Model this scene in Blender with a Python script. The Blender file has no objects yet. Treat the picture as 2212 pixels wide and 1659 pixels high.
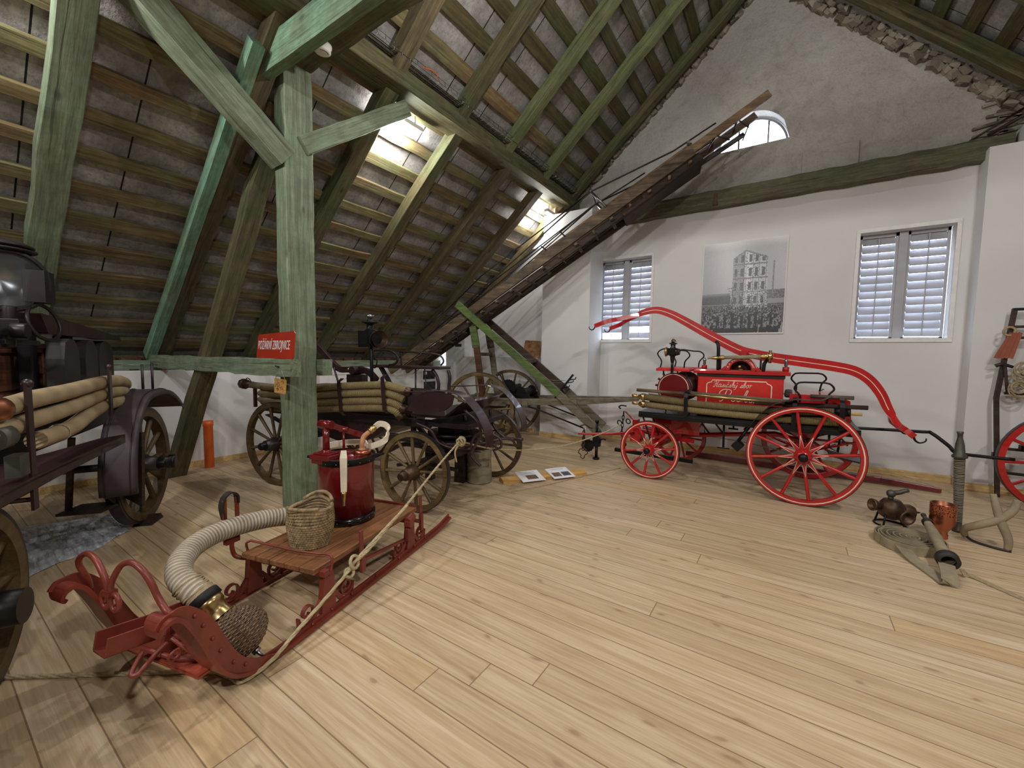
import bpy, bmesh, math, random
from mathutils import Vector, Matrix, Euler
D = bpy.data
COL = bpy.context.scene.collection
rnd = random.Random(7)
PI = math.pi
V = Vector

# ---------------------------------------------------------------- materials
def lin(c):
    return tuple(((x/255)/12.92 if x/255 <= .04045 else ((x/255+.055)/1.055)**2.4) for x in c) + (1,)

class NT:
    def __init__(s, name):
        s.m = D.materials.new(name); s.m.use_nodes = True
        s.t = s.m.node_tree; s.b = s.t.nodes['Principled BSDF']
    def n(s, typ, **kw):
        nd = s.t.nodes.new(typ)
        for k, v in kw.items():
            if k in nd.inputs.keys(): nd.inputs[k].default_value = v
            else: setattr(nd, k, v)
        return nd
    def l(s, a, b): s.t.links.new(a, b)
    def coord(s, scale=(1, 1, 1), kind='Object', loc=(0, 0, 0)):
        tc = s.n('ShaderNodeTexCoord'); mp = s.n('ShaderNodeMapping')
        mp.inputs['Scale'].default_value = scale; mp.inputs['Location'].default_value = loc
        s.l(tc.outputs[kind], mp.inputs[0]); return mp.outputs[0]
    def noise(s, vec, scale=5, detail=4, rough=.6, dist=0):
        nd = s.n('ShaderNodeTexNoise'); nd.inputs['Scale'].default_value = scale
        nd.inputs['Detail'].default_value = detail; nd.inputs['Roughness'].default_value = rough
        nd.inputs['Distortion'].default_value = dist
        s.l(vec, nd.inputs['Vector']); return nd.outputs['Fac']
    def ramp(s, fac, stops):
        r = s.n('ShaderNodeValToRGB'); e = r.color_ramp.elements
        while len(e) < len(stops): e.new(.5)
        for i, (p, c) in enumerate(stops): e[i].position = p; e[i].color = c
        s.l(fac, r.inputs[0]); return r.outputs[0]
    def mix(s, f, a, b, mode='MIX'):
        m = s.n('ShaderNodeMix', data_type='RGBA', blend_type=mode)
        for i, x in ((0, f), (6, a), (7, b)):
            if hasattr(x, 'is_linked') or hasattr(x, 'links'): s.l(x, m.inputs[i])
            else: m.inputs[i].default_value = x
        return m.outputs[2]
    def math(s, op, a, b=0., c=0.):
        m = s.n('ShaderNodeMath', operation=op)
        for i, x in enumerate((a, b, c)):
            if hasattr(x, 'links'): s.l(x, m.inputs[i])
            else: m.inputs[i].default_value = x
        return m.outputs[0]
    def bump(s, h, strength=.3, dist=.01):
        b = s.n('ShaderNodeBump'); b.inputs['Strength'].default_value = strength
        b.inputs['Distance'].default_value = dist
        s.l(h, b.inputs['Height']); s.l(b.outputs[0], s.b.inputs['Normal'])
    def col(s, c):
        if hasattr(c, 'links'): s.l(c, s.b.inputs['Base Color'])
        else: s.b.inputs['Base Color'].default_value = c
    def set(s, rough=.5, metal=0., coat=0., **kw):
        s.b.inputs['Roughness'].default_value = rough; s.b.inputs['Metallic'].default_value = metal
        s.b.inputs['Coat Weight'].default_value = coat
        for k, v in kw.items(): s.b.inputs[k].default_value = v
        return s.m

M = {}
def paint(name, rgb, rough=.4, metal=0., var=.12, coat=0., scale=6, bump=.0):
    t = NT(name); v = t.coord(); n = t.noise(v, scale, 5, .6)
    c = lin(rgb); lo = tuple(x*(1-var*2) for x in c[:3]) + (1,); hi = tuple(min(1, x*(1+var*1.4)) for x in c[:3]) + (1,)
    t.col(t.ramp(n, [(.3, lo), (.7, hi)]))
    if bump: t.bump(t.noise(v, scale*8, 3), bump, .004)
    M[name] = t.set(rough, metal, coat); return M[name]

def wood(name, stops, rough=.75, grain=(1.2, 22, 22), patch=None, bump=.35, knots=False, crack=.5):
    """stops: list of sRGB tones along the grain noise; local X runs along the timber"""
    t = NT(name)
    oi = t.n('ShaderNodeObjectInfo')
    tc = t.n('ShaderNodeTexCoord'); ad = t.n('ShaderNodeVectorMath', operation='ADD')
    cmb = t.n('ShaderNodeCombineXYZ'); r100 = t.math('MULTIPLY', oi.outputs['Random'], 37.)
    t.l(r100, cmb.inputs[0]); t.l(r100, cmb.inputs[1]); t.l(tc.outputs['Object'], ad.inputs[0]); t.l(cmb.outputs[0], ad.inputs[1])
    mp = t.n('ShaderNodeMapping'); mp.inputs['Scale'].default_value = grain; t.l(ad.outputs[0], mp.inputs[0])
    n = t.noise(mp.outputs[0], 1., 6, .65, .4)
    k = len(stops); c = t.ramp(n, [(.25+.5*i/(k-1), lin(s)) for i, s in enumerate(stops)])
    if patch:
        n2 = t.noise(ad.outputs[0], 1.3, 4, .65)
        f = t.ramp(n2, [(.42, (0, 0, 0, 1)), (.62, (1, 1, 1, 1))])
        c = t.mix(f, c, t.ramp(n, [(.3, lin(patch[0])), (.7, lin(patch[1]))]))
    mp2 = t.n('ShaderNodeMapping'); mp2.inputs['Scale'].default_value = (1.1, 30, 30); t.l(ad.outputs[0], mp2.inputs[0])
    n3 = t.noise(mp2.outputs[0], 1., 2, .5, .2)
    cr = t.ramp(n3, [(.30, (1, 1, 1, 1)), (.345, (0, 0, 0, 1))])
    c = t.mix(t.math('MULTIPLY', cr, crack), c, tuple(x*.25 for x in lin(stops[0])[:3]) + (1,))
    if knots:
        mp3 = t.n('ShaderNodeMapping'); mp3.inputs['Scale'].default_value = (2.2, 5, 5); t.l(ad.outputs[0], mp3.inputs[0])
        vo = t.n('ShaderNodeTexVoronoi', feature='F1'); vo.inputs['Scale'].default_value = 1.; t.l(mp3.outputs[0], vo.inputs['Vector'])
        kf = t.ramp(vo.outputs['Distance'], [(.05, (1, 1, 1, 1)), (.12, (0, 0, 0, 1))])
        c = t.mix(t.math('MULTIPLY', kf, .6), c, tuple(x*.35 for x in lin(stops[0])[:3]) + (1,))
    mp4 = t.n('ShaderNodeMapping'); mp4.inputs['Scale'].default_value = (3.5, 75, 75); t.l(ad.outputs[0], mp4.inputs[0])
    n4 = t.noise(mp4.outputs[0], 1., 4, .7, .3); n5 = t.noise(ad.outputs[0], 9., 4, .7)
    c = t.mix(1., c, t.ramp(n4, [(.3, (.62, .60, .56, 1)), (.55, (1, 1, 1, 1)), (.75, (1.22, 1.2, 1.15, 1))]), 'MULTIPLY')
    c = t.mix(1., c, t.ramp(n5, [(.3, (.78, .77, .74, 1)), (.6, (1.06, 1.06, 1.06, 1))]), 'MULTIPLY')
    t.col(c)
    h = t.math('ADD', t.math('ADD', n, t.math('MULTIPLY', n4, .5)), t.math('MULTIPLY', cr, -.8)); t.bump(h, bump, .006)
    M[name] = t.set(rough); return M[name]

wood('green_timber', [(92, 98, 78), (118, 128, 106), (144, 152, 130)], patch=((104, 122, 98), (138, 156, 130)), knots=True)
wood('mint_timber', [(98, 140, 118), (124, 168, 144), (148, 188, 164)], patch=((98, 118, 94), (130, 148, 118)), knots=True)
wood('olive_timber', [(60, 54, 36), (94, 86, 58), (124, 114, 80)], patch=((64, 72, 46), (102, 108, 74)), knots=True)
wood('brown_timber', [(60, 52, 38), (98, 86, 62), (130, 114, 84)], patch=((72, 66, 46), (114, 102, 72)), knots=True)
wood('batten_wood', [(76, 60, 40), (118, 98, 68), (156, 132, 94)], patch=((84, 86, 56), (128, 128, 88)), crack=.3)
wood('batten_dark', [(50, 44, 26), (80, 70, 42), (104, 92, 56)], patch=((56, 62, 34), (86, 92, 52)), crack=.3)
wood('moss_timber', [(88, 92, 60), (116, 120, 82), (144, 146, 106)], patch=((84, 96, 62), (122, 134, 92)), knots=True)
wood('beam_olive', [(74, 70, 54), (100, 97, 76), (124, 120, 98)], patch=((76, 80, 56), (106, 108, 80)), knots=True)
wood('old_wood', [(66, 54, 42), (106, 89, 70), (146, 126, 102)], patch=((48, 40, 32), (90, 74, 58)))
wood('dark_wood', [(34, 24, 18), (62, 44, 32), (92, 68, 48)], patch=((28, 20, 16), (56, 40, 30)))
wood('grey_wood', [(78, 72, 58), (112, 104, 86), (140, 132, 112)])
wood('amber_wood', [(88, 70, 52), (126, 102, 76), (160, 132, 98)], patch=((78, 58, 40), (120, 92, 62)))
wood('fresh_wood', [(196, 160, 104), (214, 182, 128), (226, 198, 148)], crack=.1, bump=.1)
wood('board_wood', [(190, 140, 74), (208, 160, 92), (220, 178, 112)], crack=.1, bump=.1)
wood('lime_timber', [(70, 92, 42), (92, 116, 56), (112, 134, 74)], patch=((60, 74, 38), (96, 108, 62)), crack=.5)
wood('deck_wood', [(104, 66, 42), (138, 92, 60), (160, 114, 78)], rough=.4, crack=.25, bump=.12)
wood('wheel_wood', [(70, 56, 34), (104, 86, 54), (132, 112, 74)], rough=.5, grain=(6, 6, 6), crack=.1, bump=.1)
wood('dark_wheel_wood', [(52, 40, 24), (84, 66, 38), (108, 88, 54)], rough=.5, grain=(6, 6, 6), crack=.1, bump=.1)
wood('red_brown_wood', [(54, 32, 22), (86, 52, 34), (108, 68, 46)], rough=.5, crack=.1, bump=.1)
paint('red', (178, 24, 24), .28, 0, .1, .5)
paint('red_bright', (200, 40, 34), .3, 0, .08, .4)
paint('deep_red', (108, 14, 20), .25, 0, .1, .5)
paint('oxide', (122, 50, 38), .42, 0, .18, .1)
paint('oxide_orange', (146, 62, 42), .5, 0, .14)
paint('cream', (236, 214, 196), .5)
paint('maroon', (52, 32, 33), .4, .1, .2, .2)
paint('dark_metal', (52, 44, 46), .4, .4, .2)
paint('fender_metal', (70, 60, 62), .5, .2, .18)
paint('black_iron', (26, 24, 26), .4, .5, .2)
paint('black_gloss', (14, 14, 16), .22, .2, .1, .4)
paint('bronze', (92, 70, 56), .45, .7, .25)
paint('brass', (186, 160, 112), .3, 1., .06)
paint('copper', (190, 122, 94), .32, 1., .07)
paint('steel', (150, 150, 154), .3, 1., .1)
paint('white_plastic', (226, 222, 216), .4, 0, .03)
paint('orange_plastic', (206, 92, 36), .4, 0, .08)
paint('paper', (238, 238, 240), .6, 0, .02)
paint('white_paint', (228, 226, 224), .5, 0, .04, 0, 12)
paint('grey_shutter', (172, 172, 178), .6, 0, .06)
paint('rope', (188, 172, 134), .85, 0, .15, 0, 60, .5)
paint('rope_grey', (170, 150, 116), .85, 0, .15, 0, 60, .5)
paint('white_strap', (222, 212, 190), .8, 0, .08, 0, 12)
paint('tan_leather', (180, 128, 90), .6, 0, .2)
paint('canvas', (150, 142, 122), .85, 0, .16, 0, 5, .2)
paint('khaki_hose', (146, 134, 108), .85, 0, .15, 0, 9, .3)
paint('dark_leather', (40, 34, 30), .6)
paint('wicker', (112, 88, 66), .3, 0, .35, .3, 60)
paint('basket_rope', (150, 128, 94), .8, 0, .3, 0, 30)
paint('parchment', (150, 108, 72), .7, 0, .35, 0, 12)
paint('orange_strap', (150, 84, 64), .8, 0, .12)
paint('patina', (84, 84, 76), .5, .5, .25)
paint('dark_print', (44, 44, 46), .5, 0, .5, 0, 14)
paint('photo_brown', (120, 92, 76), .5, 0, .6, 0, 60)
paint('photo_blue', (70, 72, 96), .5, 0, .6, 0, 60)
paint('grey_line', (150, 150, 152), .6)
paint('brick', (124, 92, 76), .9, 0, .35, 0, 9, .5)
paint('sign_red', (170, 50, 30), .4, 0, .08)
paint('black', (10, 10, 10), .6, 0, .05)

def hose_mat(name, rgb, rgb2, freq=140, axis=0):
    """canvas hose with fine ribs; ribs follow the uv u coordinate (metres along the hose)"""
    t = NT(name); uv = t.n('ShaderNodeUVMap'); sp = t.n('ShaderNodeSeparateXYZ'); t.l(uv.outputs[0], sp.inputs[0])
    s = t.math('SINE', t.math('MULTIPLY', sp.outputs[0], freq)); s = t.math('MULTIPLY_ADD', s, .5, .5)
    n = t.noise(t.coord(), 14, 4)
    c = t.mix(s, lin(rgb2), lin(rgb)); c = t.mix(.35, c, t.ramp(n, [(.3, lin(rgb2)), (.7, lin(rgb))]))
    t.col(c); t.bump(s, .9, .006); M[name] = t.set(.85)
hose_mat('ribbed_hose', (158, 140, 96), (108, 92, 60), 480)
hose_mat('white_hose', (206, 196, 176), (128, 112, 92), 300)
hose_mat('olive_hose', (134, 118, 78), (84, 72, 46), 420)
hose_mat('plain_hose', (158, 138, 106), (138, 120, 90), 30)

t = NT('glass'); tr = t.n('ShaderNodeBsdfTransparent'); tr.inputs[0].default_value = (.95, .97, .98, 1); gl = t.n('ShaderNodeBsdfGlossy'); gl.inputs['Roughness'].default_value = .04
mx = t.n('ShaderNodeMixShader'); mx.inputs[0].default_value = .06; t.l(tr.outputs[0], mx.inputs[1]); t.l(gl.outputs[0], mx.inputs[2])
t.l(mx.outputs[0], t.t.nodes['Material Output'].inputs[0]); M['glass'] = t.m
t = NT('clear_plastic'); t.col(lin((232, 236, 246))); t.set(.22, 0); t.b.inputs['Specular IOR Level'].default_value = 1.; tr = t.n('ShaderNodeBsdfTransparent')
mx = t.n('ShaderNodeMixShader'); nn_ = t.ramp(t.noise(t.coord((2, 9, 1)), 2.2, 5, .6, 1.), [(.35, (.25, .25, .25, 1)), (.62, (.95, .95, .95, 1))]); t.l(nn_, mx.inputs[0]); t.l(tr.outputs[0], mx.inputs[1]); t.l(t.b.outputs[0], mx.inputs[2]); t.l(mx.outputs[0], t.t.nodes['Material Output'].inputs[0])
t.bump(t.noise(t.coord((2, 12, 1)), 2.5, 6, .6, .6), .8, .06); M['clear_plastic'] = t.m
def emit(name, rgb, s):
    t = NT(name); t.b.inputs['Base Color'].default_value = rgb + (1,)
    t.b.inputs['Emission Color'].default_value = rgb + (1,); t.b.inputs['Emission Strength'].default_value = s; M[name] = t.m
emit('lamp_glow', (1, .97, .92), 14)

# plaster
t = NT('white_wall'); v = t.coord(); n = t.noise(v, 1.3, 4, .5)
t.col(t.ramp(n, [(.3, lin((214, 213, 213))), (.7, lin((224, 223, 223)))])); t.bump(t.noise(v, 60, 3), .12, .004); M['white_wall'] = t.set(.85)
t = NT('gable_plaster'); v = t.coord(); n = t.noise(v, 1.1, 6, .6); n2 = t.noise(v, 7, 8, .72, .4); n3 = t.noise(v, 30, 5, .7)
c = t.ramp(n, [(.3, lin((170, 165, 158))), (.5, lin((184, 181, 175))), (.72, lin((194, 192, 187)))])
warm = t.ramp(t.noise(v, .55, 3), [(.5, (0, 0, 0, 1)), (.75, (.35, .35, .35, 1))]); c = t.mix(warm, c, lin((176, 158, 146)))
c = t.mix(1., c, t.ramp(n2, [(.28, (.80, .79, .76, 1)), (.5, (1, 1, 1, 1))]), 'MULTIPLY'); c = t.mix(1., c, t.ramp(n3, [(.3, (.86, .86, .85, 1)), (.55, (1.02, 1.02, 1.02, 1))]), 'MULTIPLY')
t.col(c); t.bump(t.math('ADD', n2, t.math('MULTIPLY', n3, .35)), 1., .03); M['gable_plaster'] = t.set(.9)
t = NT('stone'); v = t.coord(); vo = t.n('ShaderNodeTexVoronoi'); vo.inputs['Scale'].default_value = 9; t.l(v, vo.inputs['Vector'])
t.col(t.ramp(vo.outputs['Color'], [(.2, lin((96, 88, 76))), (.6, lin((140, 130, 116))), (.9, lin((164, 156, 142)))])); t.bump(t.noise(v, 12, 5), .8, .02); M['stone'] = t.set(.95)
# roof underside boards
t = NT('roof_board'); v = t.coord(); sp = t.n('ShaderNodeSeparateXYZ'); t.l(v, sp.inputs[0])
n = t.noise(v, 2.2, 6, .7); n2 = t.noise(v, 26, 4, .7)
c = t.ramp(n, [(.3, lin((112, 109, 106))), (.5, lin((150, 147, 144))), (.7, lin((186, 184, 181)))])
c = t.mix(t.ramp(n2, [(.48, (0, 0, 0, 1)), (.68, (.5, .5, .5, 1))]), c, lin((92, 90, 87)))
f = t.math('FRACT', t.math('DIVIDE', sp.outputs[1], .62)); g = t.math('LESS_THAN', f, .02)
f2 = t.math('FRACT', t.math('DIVIDE', sp.outputs[0], .345)); g2 = t.math('LESS_THAN', f2, .03)
t.col(t.mix(g, c, lin((26, 24, 22)))); t.bump(t.math('SUBTRACT', n2, g), .6, .01); M['roof_board'] = t.set(.9)
# floor
t = NT('floor_boards'); v = t.coord(); sp = t.n('ShaderNodeSeparateXYZ'); t.l(v, sp.inputs[0])
yb = t.math('DIVIDE', t.math('ADD', sp.outputs[1], 20*.1655-.2215), .1655); bi = t.math('FLOOR', yb); bf = t.math('FRACT', yb)
wn = t.n('ShaderNodeTexWhiteNoise', noise_dimensions='1D'); t.l(bi, wn.inputs['W'])
xs = t.math('DIVIDE', t.math('ADD', sp.outputs[0], t.math('MULTIPLY_ADD', wn.outputs['Value'], 4.6, 46.)), 4.6); xi = t.math('FLOOR', xs); xf = t.math('FRACT', xs)
w2 = t.n('ShaderNodeTexWhiteNoise', noise_dimensions='2D'); cb = t.n('ShaderNodeCombineXYZ'); t.l(bi, cb.inputs[0]); t.l(xi, cb.inputs[1]); t.l(cb.outputs[0], w2.inputs['Vector'])
cb2 = t.n('ShaderNodeCombineXYZ'); t.l(t.math('MULTIPLY', w2.outputs['Value'], 50.), cb2.inputs[0]); t.l(t.math('MULTIPLY', w2.outputs['Value'], 31.), cb2.inputs[2])
ad = t.n('ShaderNodeVectorMath', operation='ADD'); t.l(v, ad.inputs[0]); t.l(cb2.outputs[0], ad.inputs[1])
mp = t.n('ShaderNodeMapping'); mp.inputs['Scale'].default_value = (1.1, 16, 1); t.l(ad.outputs[0], mp.inputs[0])
gr = t.noise(mp.outputs[0], 1.4, 6, .62, .6)
mpf = t.n('ShaderNodeMapping'); mpf.inputs['Scale'].default_value = (2.5, 70, 1); t.l(ad.outputs[0], mpf.inputs[0])
grf = t.noise(mpf.outputs[0], 1., 3, .6, .2)
c = t.ramp(gr, [(.28, lin((184, 158, 124))), (.5, lin((206, 183, 150))), (.72, lin((218, 200, 171)))])
c = t.mix(t.ramp(grf, [(.35, (.6, .6, .6, 1)), (.6, (0, 0, 0, 1))]), c, lin((180, 150, 114)))
tone = t.ramp(w2.outputs['Value'], [(0, (.86, .84, .80, 1)), (.5, (1, 1, 1, 1)), (.93, (1.0, .98, .95, 1)), (1, (.97, .89, .74, 1))])
c = t.mix(1., c, tone, 'MULTIPLY')
mk = t.n('ShaderNodeMapping'); mk.inputs['Scale'].default_value = (3.4, 8.0, 1); t.l(ad.outputs[0], mk.inputs[0])
vo = t.n('ShaderNodeTexVoronoi', feature='F1', voronoi_dimensions='2D'); vo.inputs['Scale'].default_value = 1.; wv = t.n('ShaderNodeVectorMath', operation='ADD'); wn_ = t.n('ShaderNodeTexNoise'); wn_.inputs['Scale'].default_value = 5.; t.l(ad.outputs[0], wn_.inputs['Vector']); wsc = t.n('ShaderNodeVectorMath', operation='SCALE'); wsc.inputs['Scale'].default_value = .5; t.l(wn_.outputs['Color'], wsc.inputs[0]); t.l(mk.outputs[0], wv.inputs[0]); t.l(wsc.outputs[0], wv.inputs[1]); t.l(wv.outputs[0], vo.inputs['Vector'])
sc = t.n('ShaderNodeSeparateColor'); t.l(vo.outputs['Color'], sc.inputs[0])
pick = t.math('GREATER_THAN', sc.outputs[0], .74)
kf = t.ramp(vo.outputs['Distance'], [(.05, (1, 1, 1, 1)), (.10, (.35, .35, .35, 1)), (.2, (0, 0, 0, 1))])
c = t.mix(t.math('MULTIPLY', t.math('MULTIPLY', kf, pick), .6), c, lin((140, 108, 80)))
edge = t.math('MINIMUM', bf, t.math('SUBTRACT', 1., bf)); e1 = t.math('LESS_THAN', edge, .017)
e2 = t.math('MULTIPLY', t.math('LESS_THAN', xf, .0012), 1.); e = t.math('MAXIMUM', e1, e2)
c = t.mix(t.math('MULTIPLY', e, .75), c, lin((112, 84, 56))); t.col(c)
t.bump(t.math('SUBTRACT', t.math('MULTIPLY', grf, .2), e), .4, .004); M['floor_boards'] = t.set(.5); t.b.inputs['Specular IOR Level'].default_value = .35

# ---------------------------------------------------------------- mesh builder
def frame(d, up=V((0, 0, 1))):
    d = V(d).normalized(); up = V(up)
    if abs(d.dot(up.normalized())) > .98: up = V((0, 1, 0)) if abs(d.y) < .9 else V((1, 0, 0))
    y = up.cross(d).normalized(); z = d.cross(y); return d, y, z

class MB:
    def __init__(s): s.v = []; s.f = []; s.sm = []; s.mi = []; s.uv = {}; s.cm = 0
    def add(s, vs, fs, smooth=False, uvs=None):
        o = len(s.v); s.v += [tuple(x) for x in vs]
        for i, f in enumerate(fs):
            if uvs: s.uv[len(s.f)] = uvs[i]
            s.f.append([a+o for a in f]); s.sm.append(smooth); s.mi.append(s.cm)
        return s
    def box(s, c, d, rz=0, m=None):
        c = V(c); h = V(d)/2; R = m or Matrix.Rotation(rz, 3, 'Z')
        vs = [c + R @ V((h.x*a, h.y*b, h.z*e)) for a in (-1, 1) for b in (-1, 1) for e in (-1, 1)]
        return s.add(vs, [(0, 1, 3, 2), (4, 6, 7, 5), (0, 4, 5, 1), (2, 3, 7, 6), (0, 2, 6, 4), (1, 5, 7, 3)])
    def b2(s, a, b):
        return s.box([(a[i]+b[i])/2 for i in range(3)], [abs(b[i]-a[i]) for i in range(3)])
    def bar(s, p0, p1, w, h, up=(0, 0, 1), w1=None, h1=None):
        p0, p1 = V(p0), V(p1); d, y, z = frame(p1-p0, up); w1 = w if w1 is None else w1; h1 = h if h1 is None else h1
        vs = []
        for p, a, b in ((p0, w, h), (p1, w1, h1)):
            vs += [p-y*a/2-z*b/2, p+y*a/2-z*b/2, p+y*a/2+z*b/2, p-y*a/2+z*b/2]
        return s.add(vs, [(3, 2, 1, 0), (4, 5, 6, 7), (0, 1, 5, 4), (1, 2, 6, 5), (2, 3, 7, 6), (3, 0, 4, 7)])
    def tube(s, pts, r, n=8, closed=False, cap=True, flat=None):
        """r number, list or callable; flat=(w,h,up) makes a rectangular strap section"""
        pts = [V(p) for p in pts]; N = len(pts); L = 0; vs = []; prev = None; acc = [0]
        for i in range(1, N): acc.append(acc[-1]+(pts[i]-pts[i-1]).length)
        up = None
        for i, p in enumerate(pts):
            if closed: d = pts[(i+1) % N]-pts[i-1]
            else: d = pts[min(i+1, N-1)]-pts[max(i-1, 0)]
            if d.length < 1e-9: d = V((1, 0, 0))
            d.normalize()
            if flat and flat[2] is not None:
                y = V(flat[2]) - d*d.dot(V(flat[2]));
                if y.length < 1e-4: y = prev if prev else V((0, 1, 0))
                y.normalize()
            else:
                if prev is None: y = frame(d)[1]
                else:
                    y = prev - d*prev.dot(d)
                    y = y.normalized() if y.length > 1e-6 else frame(d)[1]
            prev = y; z = d.cross(y)
            if flat:
                w, h = (flat[0], flat[1]) if not callable(flat[0]) else flat[0](i/(N-1))
                # flat[2] is the direction of the width
                vs += [p-y*w/2-z*h/2, p+y*w/2-z*h/2, p+y*w/2+z*h/2, p-y*w/2+z*h/2]
            else:
                rr = r(i/(N-1)) if callable(r) else (r[i] if isinstance(r, (list, tuple)) else r)
                vs += [p+(y*math.cos(2*PI*k/n)+z*math.sin(2*PI*k/n))*rr for k in range(n)]
        m = 4 if flat else n; fs = []; uvs = []
        for i in range(N if closed else N-1):
            a, b = i*m, ((i+1) % N)*m
            for k in range(m):
                k2 = (k+1) % m
                fs.append((a+k, a+k2, b+k2, b+k)); u0, u1 = acc[i], acc[(i+1)] if i+1 < N else acc[i]+.05
                uvs.append([(u0, k/m), (u0, (k+1)/m), (u1, (k+1)/m), (u1, k/m)])
        s.add(vs, fs, not flat, uvs)
        if cap and not closed:
            o = len(s.v)-len(vs)
            for ids in ([o+k for k in range(m)][::-1], [o+(N-1)*m+k for k in range(m)]):
                s.f.append(ids); s.sm.append(False); s.mi.append(s.cm)
        return s
    def cyl(s, p0, p1, r0, r1=None, n=20, cap=True):
        p0, p1 = V(p0), V(p1); r1 = r0 if r1 is None else r1; d, y, z = frame(p1-p0); vs = []
        for p, r in ((p0, r0), (p1, r1)): vs += [p+(y*math.cos(2*PI*k/n)+z*math.sin(2*PI*k/n))*r for k in range(n)]
        L = (p1-p0).length
        s.add(vs, [(k, (k+1) % n, n+(k+1) % n, n+k) for k in range(n)], True, [[(0, k/n), (0, (k+1)/n), (L, (k+1)/n), (L, k/n)] for k in range(n)])
        if cap:
            o = len(s.v)-2*n
            for ids in ([o+k for k in range(n)][::-1], [o+n+k for k in range(n)]):
                s.f.append(ids); s.sm.append(False); s.mi.append(s.cm)
        return s
    def lathe(s, prof, o=(0, 0, 0), ax=(0, 0, 1), n=24, arc=2*PI, cap=False):
        """prof: list of (radius, height along ax)"""
        o = V(o); d, y, z = frame(ax); full = abs(arc-2*PI) < 1e-6; m = n if full else n+1; vs = []
        for r, h in prof: vs += [o+d*h+(y*math.cos(arc*k/n)+z*math.sin(arc*k/n))*r for k in range(m)]
        fs = []
        for i in range(len(prof)-1):
            for k in range(n): k2 = (k+1) % m; fs.append((i*m+k, i*m+k2, (i+1)*m+k2, (i+1)*m+k))
        return s.add(vs, fs, True)
    def prism(s, poly, t, o=(0, 0, 0), x=(1, 0, 0), y=(0, 0, 1), smooth=False):
        """extrude a 2-D outline by t, centred, in the plane (x, y)"""
        o, x, y = V(o), V(x), V(y); nn = x.cross(y).normalized(); n = len(poly)
        vs = [o+x*a+y*b+nn*t/2 for a, b in poly] + [o+x*a+y*b-nn*t/2 for a, b in poly]
        bm = bmesh.new(); fv = [bm.verts.new(v) for v in vs[:n]]; f = bm.faces.new(fv); bm.verts.index_update()
        tr = bmesh.ops.triangulate(bm, faces=[f])['faces']; tris = [[v.index for v in q.verts] for q in bm.faces]; bm.free()
        s.add(vs, [tuple(q) for q in tris] + [tuple(a+n for a in q[::-1]) for q in tris])
        return s.add(vs, [((k+1) % n, k, n+k, n+(k+1) % n) for k in range(n)], smooth)
    def sphere(s, c, r, n=12, sc=(1, 1, 1)):
        c = V(c); vs = []; m = n//2
        for i in range(m+1):
            a = PI*i/m
            vs += [c+V((sc[0]*math.sin(a)*math.cos(2*PI*k/n), sc[1]*math.sin(a)*math.sin(2*PI*k/n), sc[2]*math.cos(a)))*r for k in range(n)]
        return s.add(vs, [(i*n+k, (i+1)*n+k, (i+1)*n+(k+1) % n, i*n+(k+1) % n) for i in range(m) for k in range(n)], True)
    def torus(s, c, R, r, ax=(0, 0, 1), n=28, m=8, a0=0, a1=2*PI):
        d, y, z = frame(ax); c = V(c); full = abs(a1-a0-2*PI) < 1e-6
        pts = [c+(y*math.cos(a0+(a1-a0)*k/n)+z*math.sin(a0+(a1-a0)*k/n))*R for k in range(n if full else n+1)]
        return s.tube(pts, r, m, closed=full)
    def build(s, name, mat, parent=None, bevel=0):
        me = D.meshes.new(name); me.from_pydata(s.v, [], s.f)
        for x in (mat if isinstance(mat, (list, tuple)) else [mat]): me.materials.append(M[x])
        me.polygons.foreach_set('use_smooth', s.sm); me.polygons.foreach_set('material_index', s.mi)
        if s.uv:
            ul = me.uv_layers.new(name='UVMap'); li = 0
            for i, p in enumerate(me.polygons):
                if i in s.uv:
                    for k, l in enumerate(p.loop_indices): ul.data[l].uv = s.uv[i][k]
        me.validate(); me.update()
        o = D.objects.new(name, me); COL.objects.link(o)
        if parent: o.parent = parent
        if bevel:
            b = o.modifiers.new('b', 'BEVEL'); b.width = bevel; b.segments = 2; b.limit_method = 'ANGLE'; b.angle_limit = .9
        return o

def tag(o, label=None, cat=None, group=None, kind=None):
    if label: o['label'] = label
    if cat: o['category'] = cat
    if group: o['group'] = group
    if kind: o['kind'] = kind
    return o
def thing(name, label, cat, loc=(0, 0, 0), rz=0, group=None):
    o = D.objects.new(name, None); COL.objects.link(o); o.location = loc; o.rotation_euler = (0, 0, rz)
    o.empty_display_size = .1
    return tag(o, label, cat, group)
def struct(o): return tag(o, kind='structure')
def kids(o): return [c for c in D.objects if c.parent == o]
def copy_tree(o, parent=None):
    c = o.copy(); COL.objects.link(c); c.parent = parent
    for ch in kids(o): copy_tree(ch, c)
    return c
def smoothpath(pts, n=6, closed=False):
    """Catmull-Rom through the points"""
    P_ = [V(p) for p in pts]; N = len(P_); out = []
    for i in range(N if closed else N-1):
        if closed: a, b, c, d = P_[i-1], P_[i], P_[(i+1) % N], P_[(i+2) % N]
        else: b, c = P_[i], P_[i+1]; a = P_[i-1] if i else b*2-c; d = P_[i+2] if i+2 < N else c*2-b
        for k in range(n):
            t_ = k/n
            out.append(.5*((2*b)+(c-a)*t_+(2*a-5*b+4*c-d)*t_*t_+(3*b-a-3*c+d)*t_**3))
    if not closed: out.append(P_[-1])
    return out
def spiral(c, r0, r1, turns, a0, x, z, n=30):
    c, x, z = V(c), V(x), V(z)
    return [c+(x*math.cos(a0+2*PI*turns*k/n)+z*math.sin(a0+2*PI*turns*k/n))*(r0+(r1-r0)*k/n) for k in range(n+1)]
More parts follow.
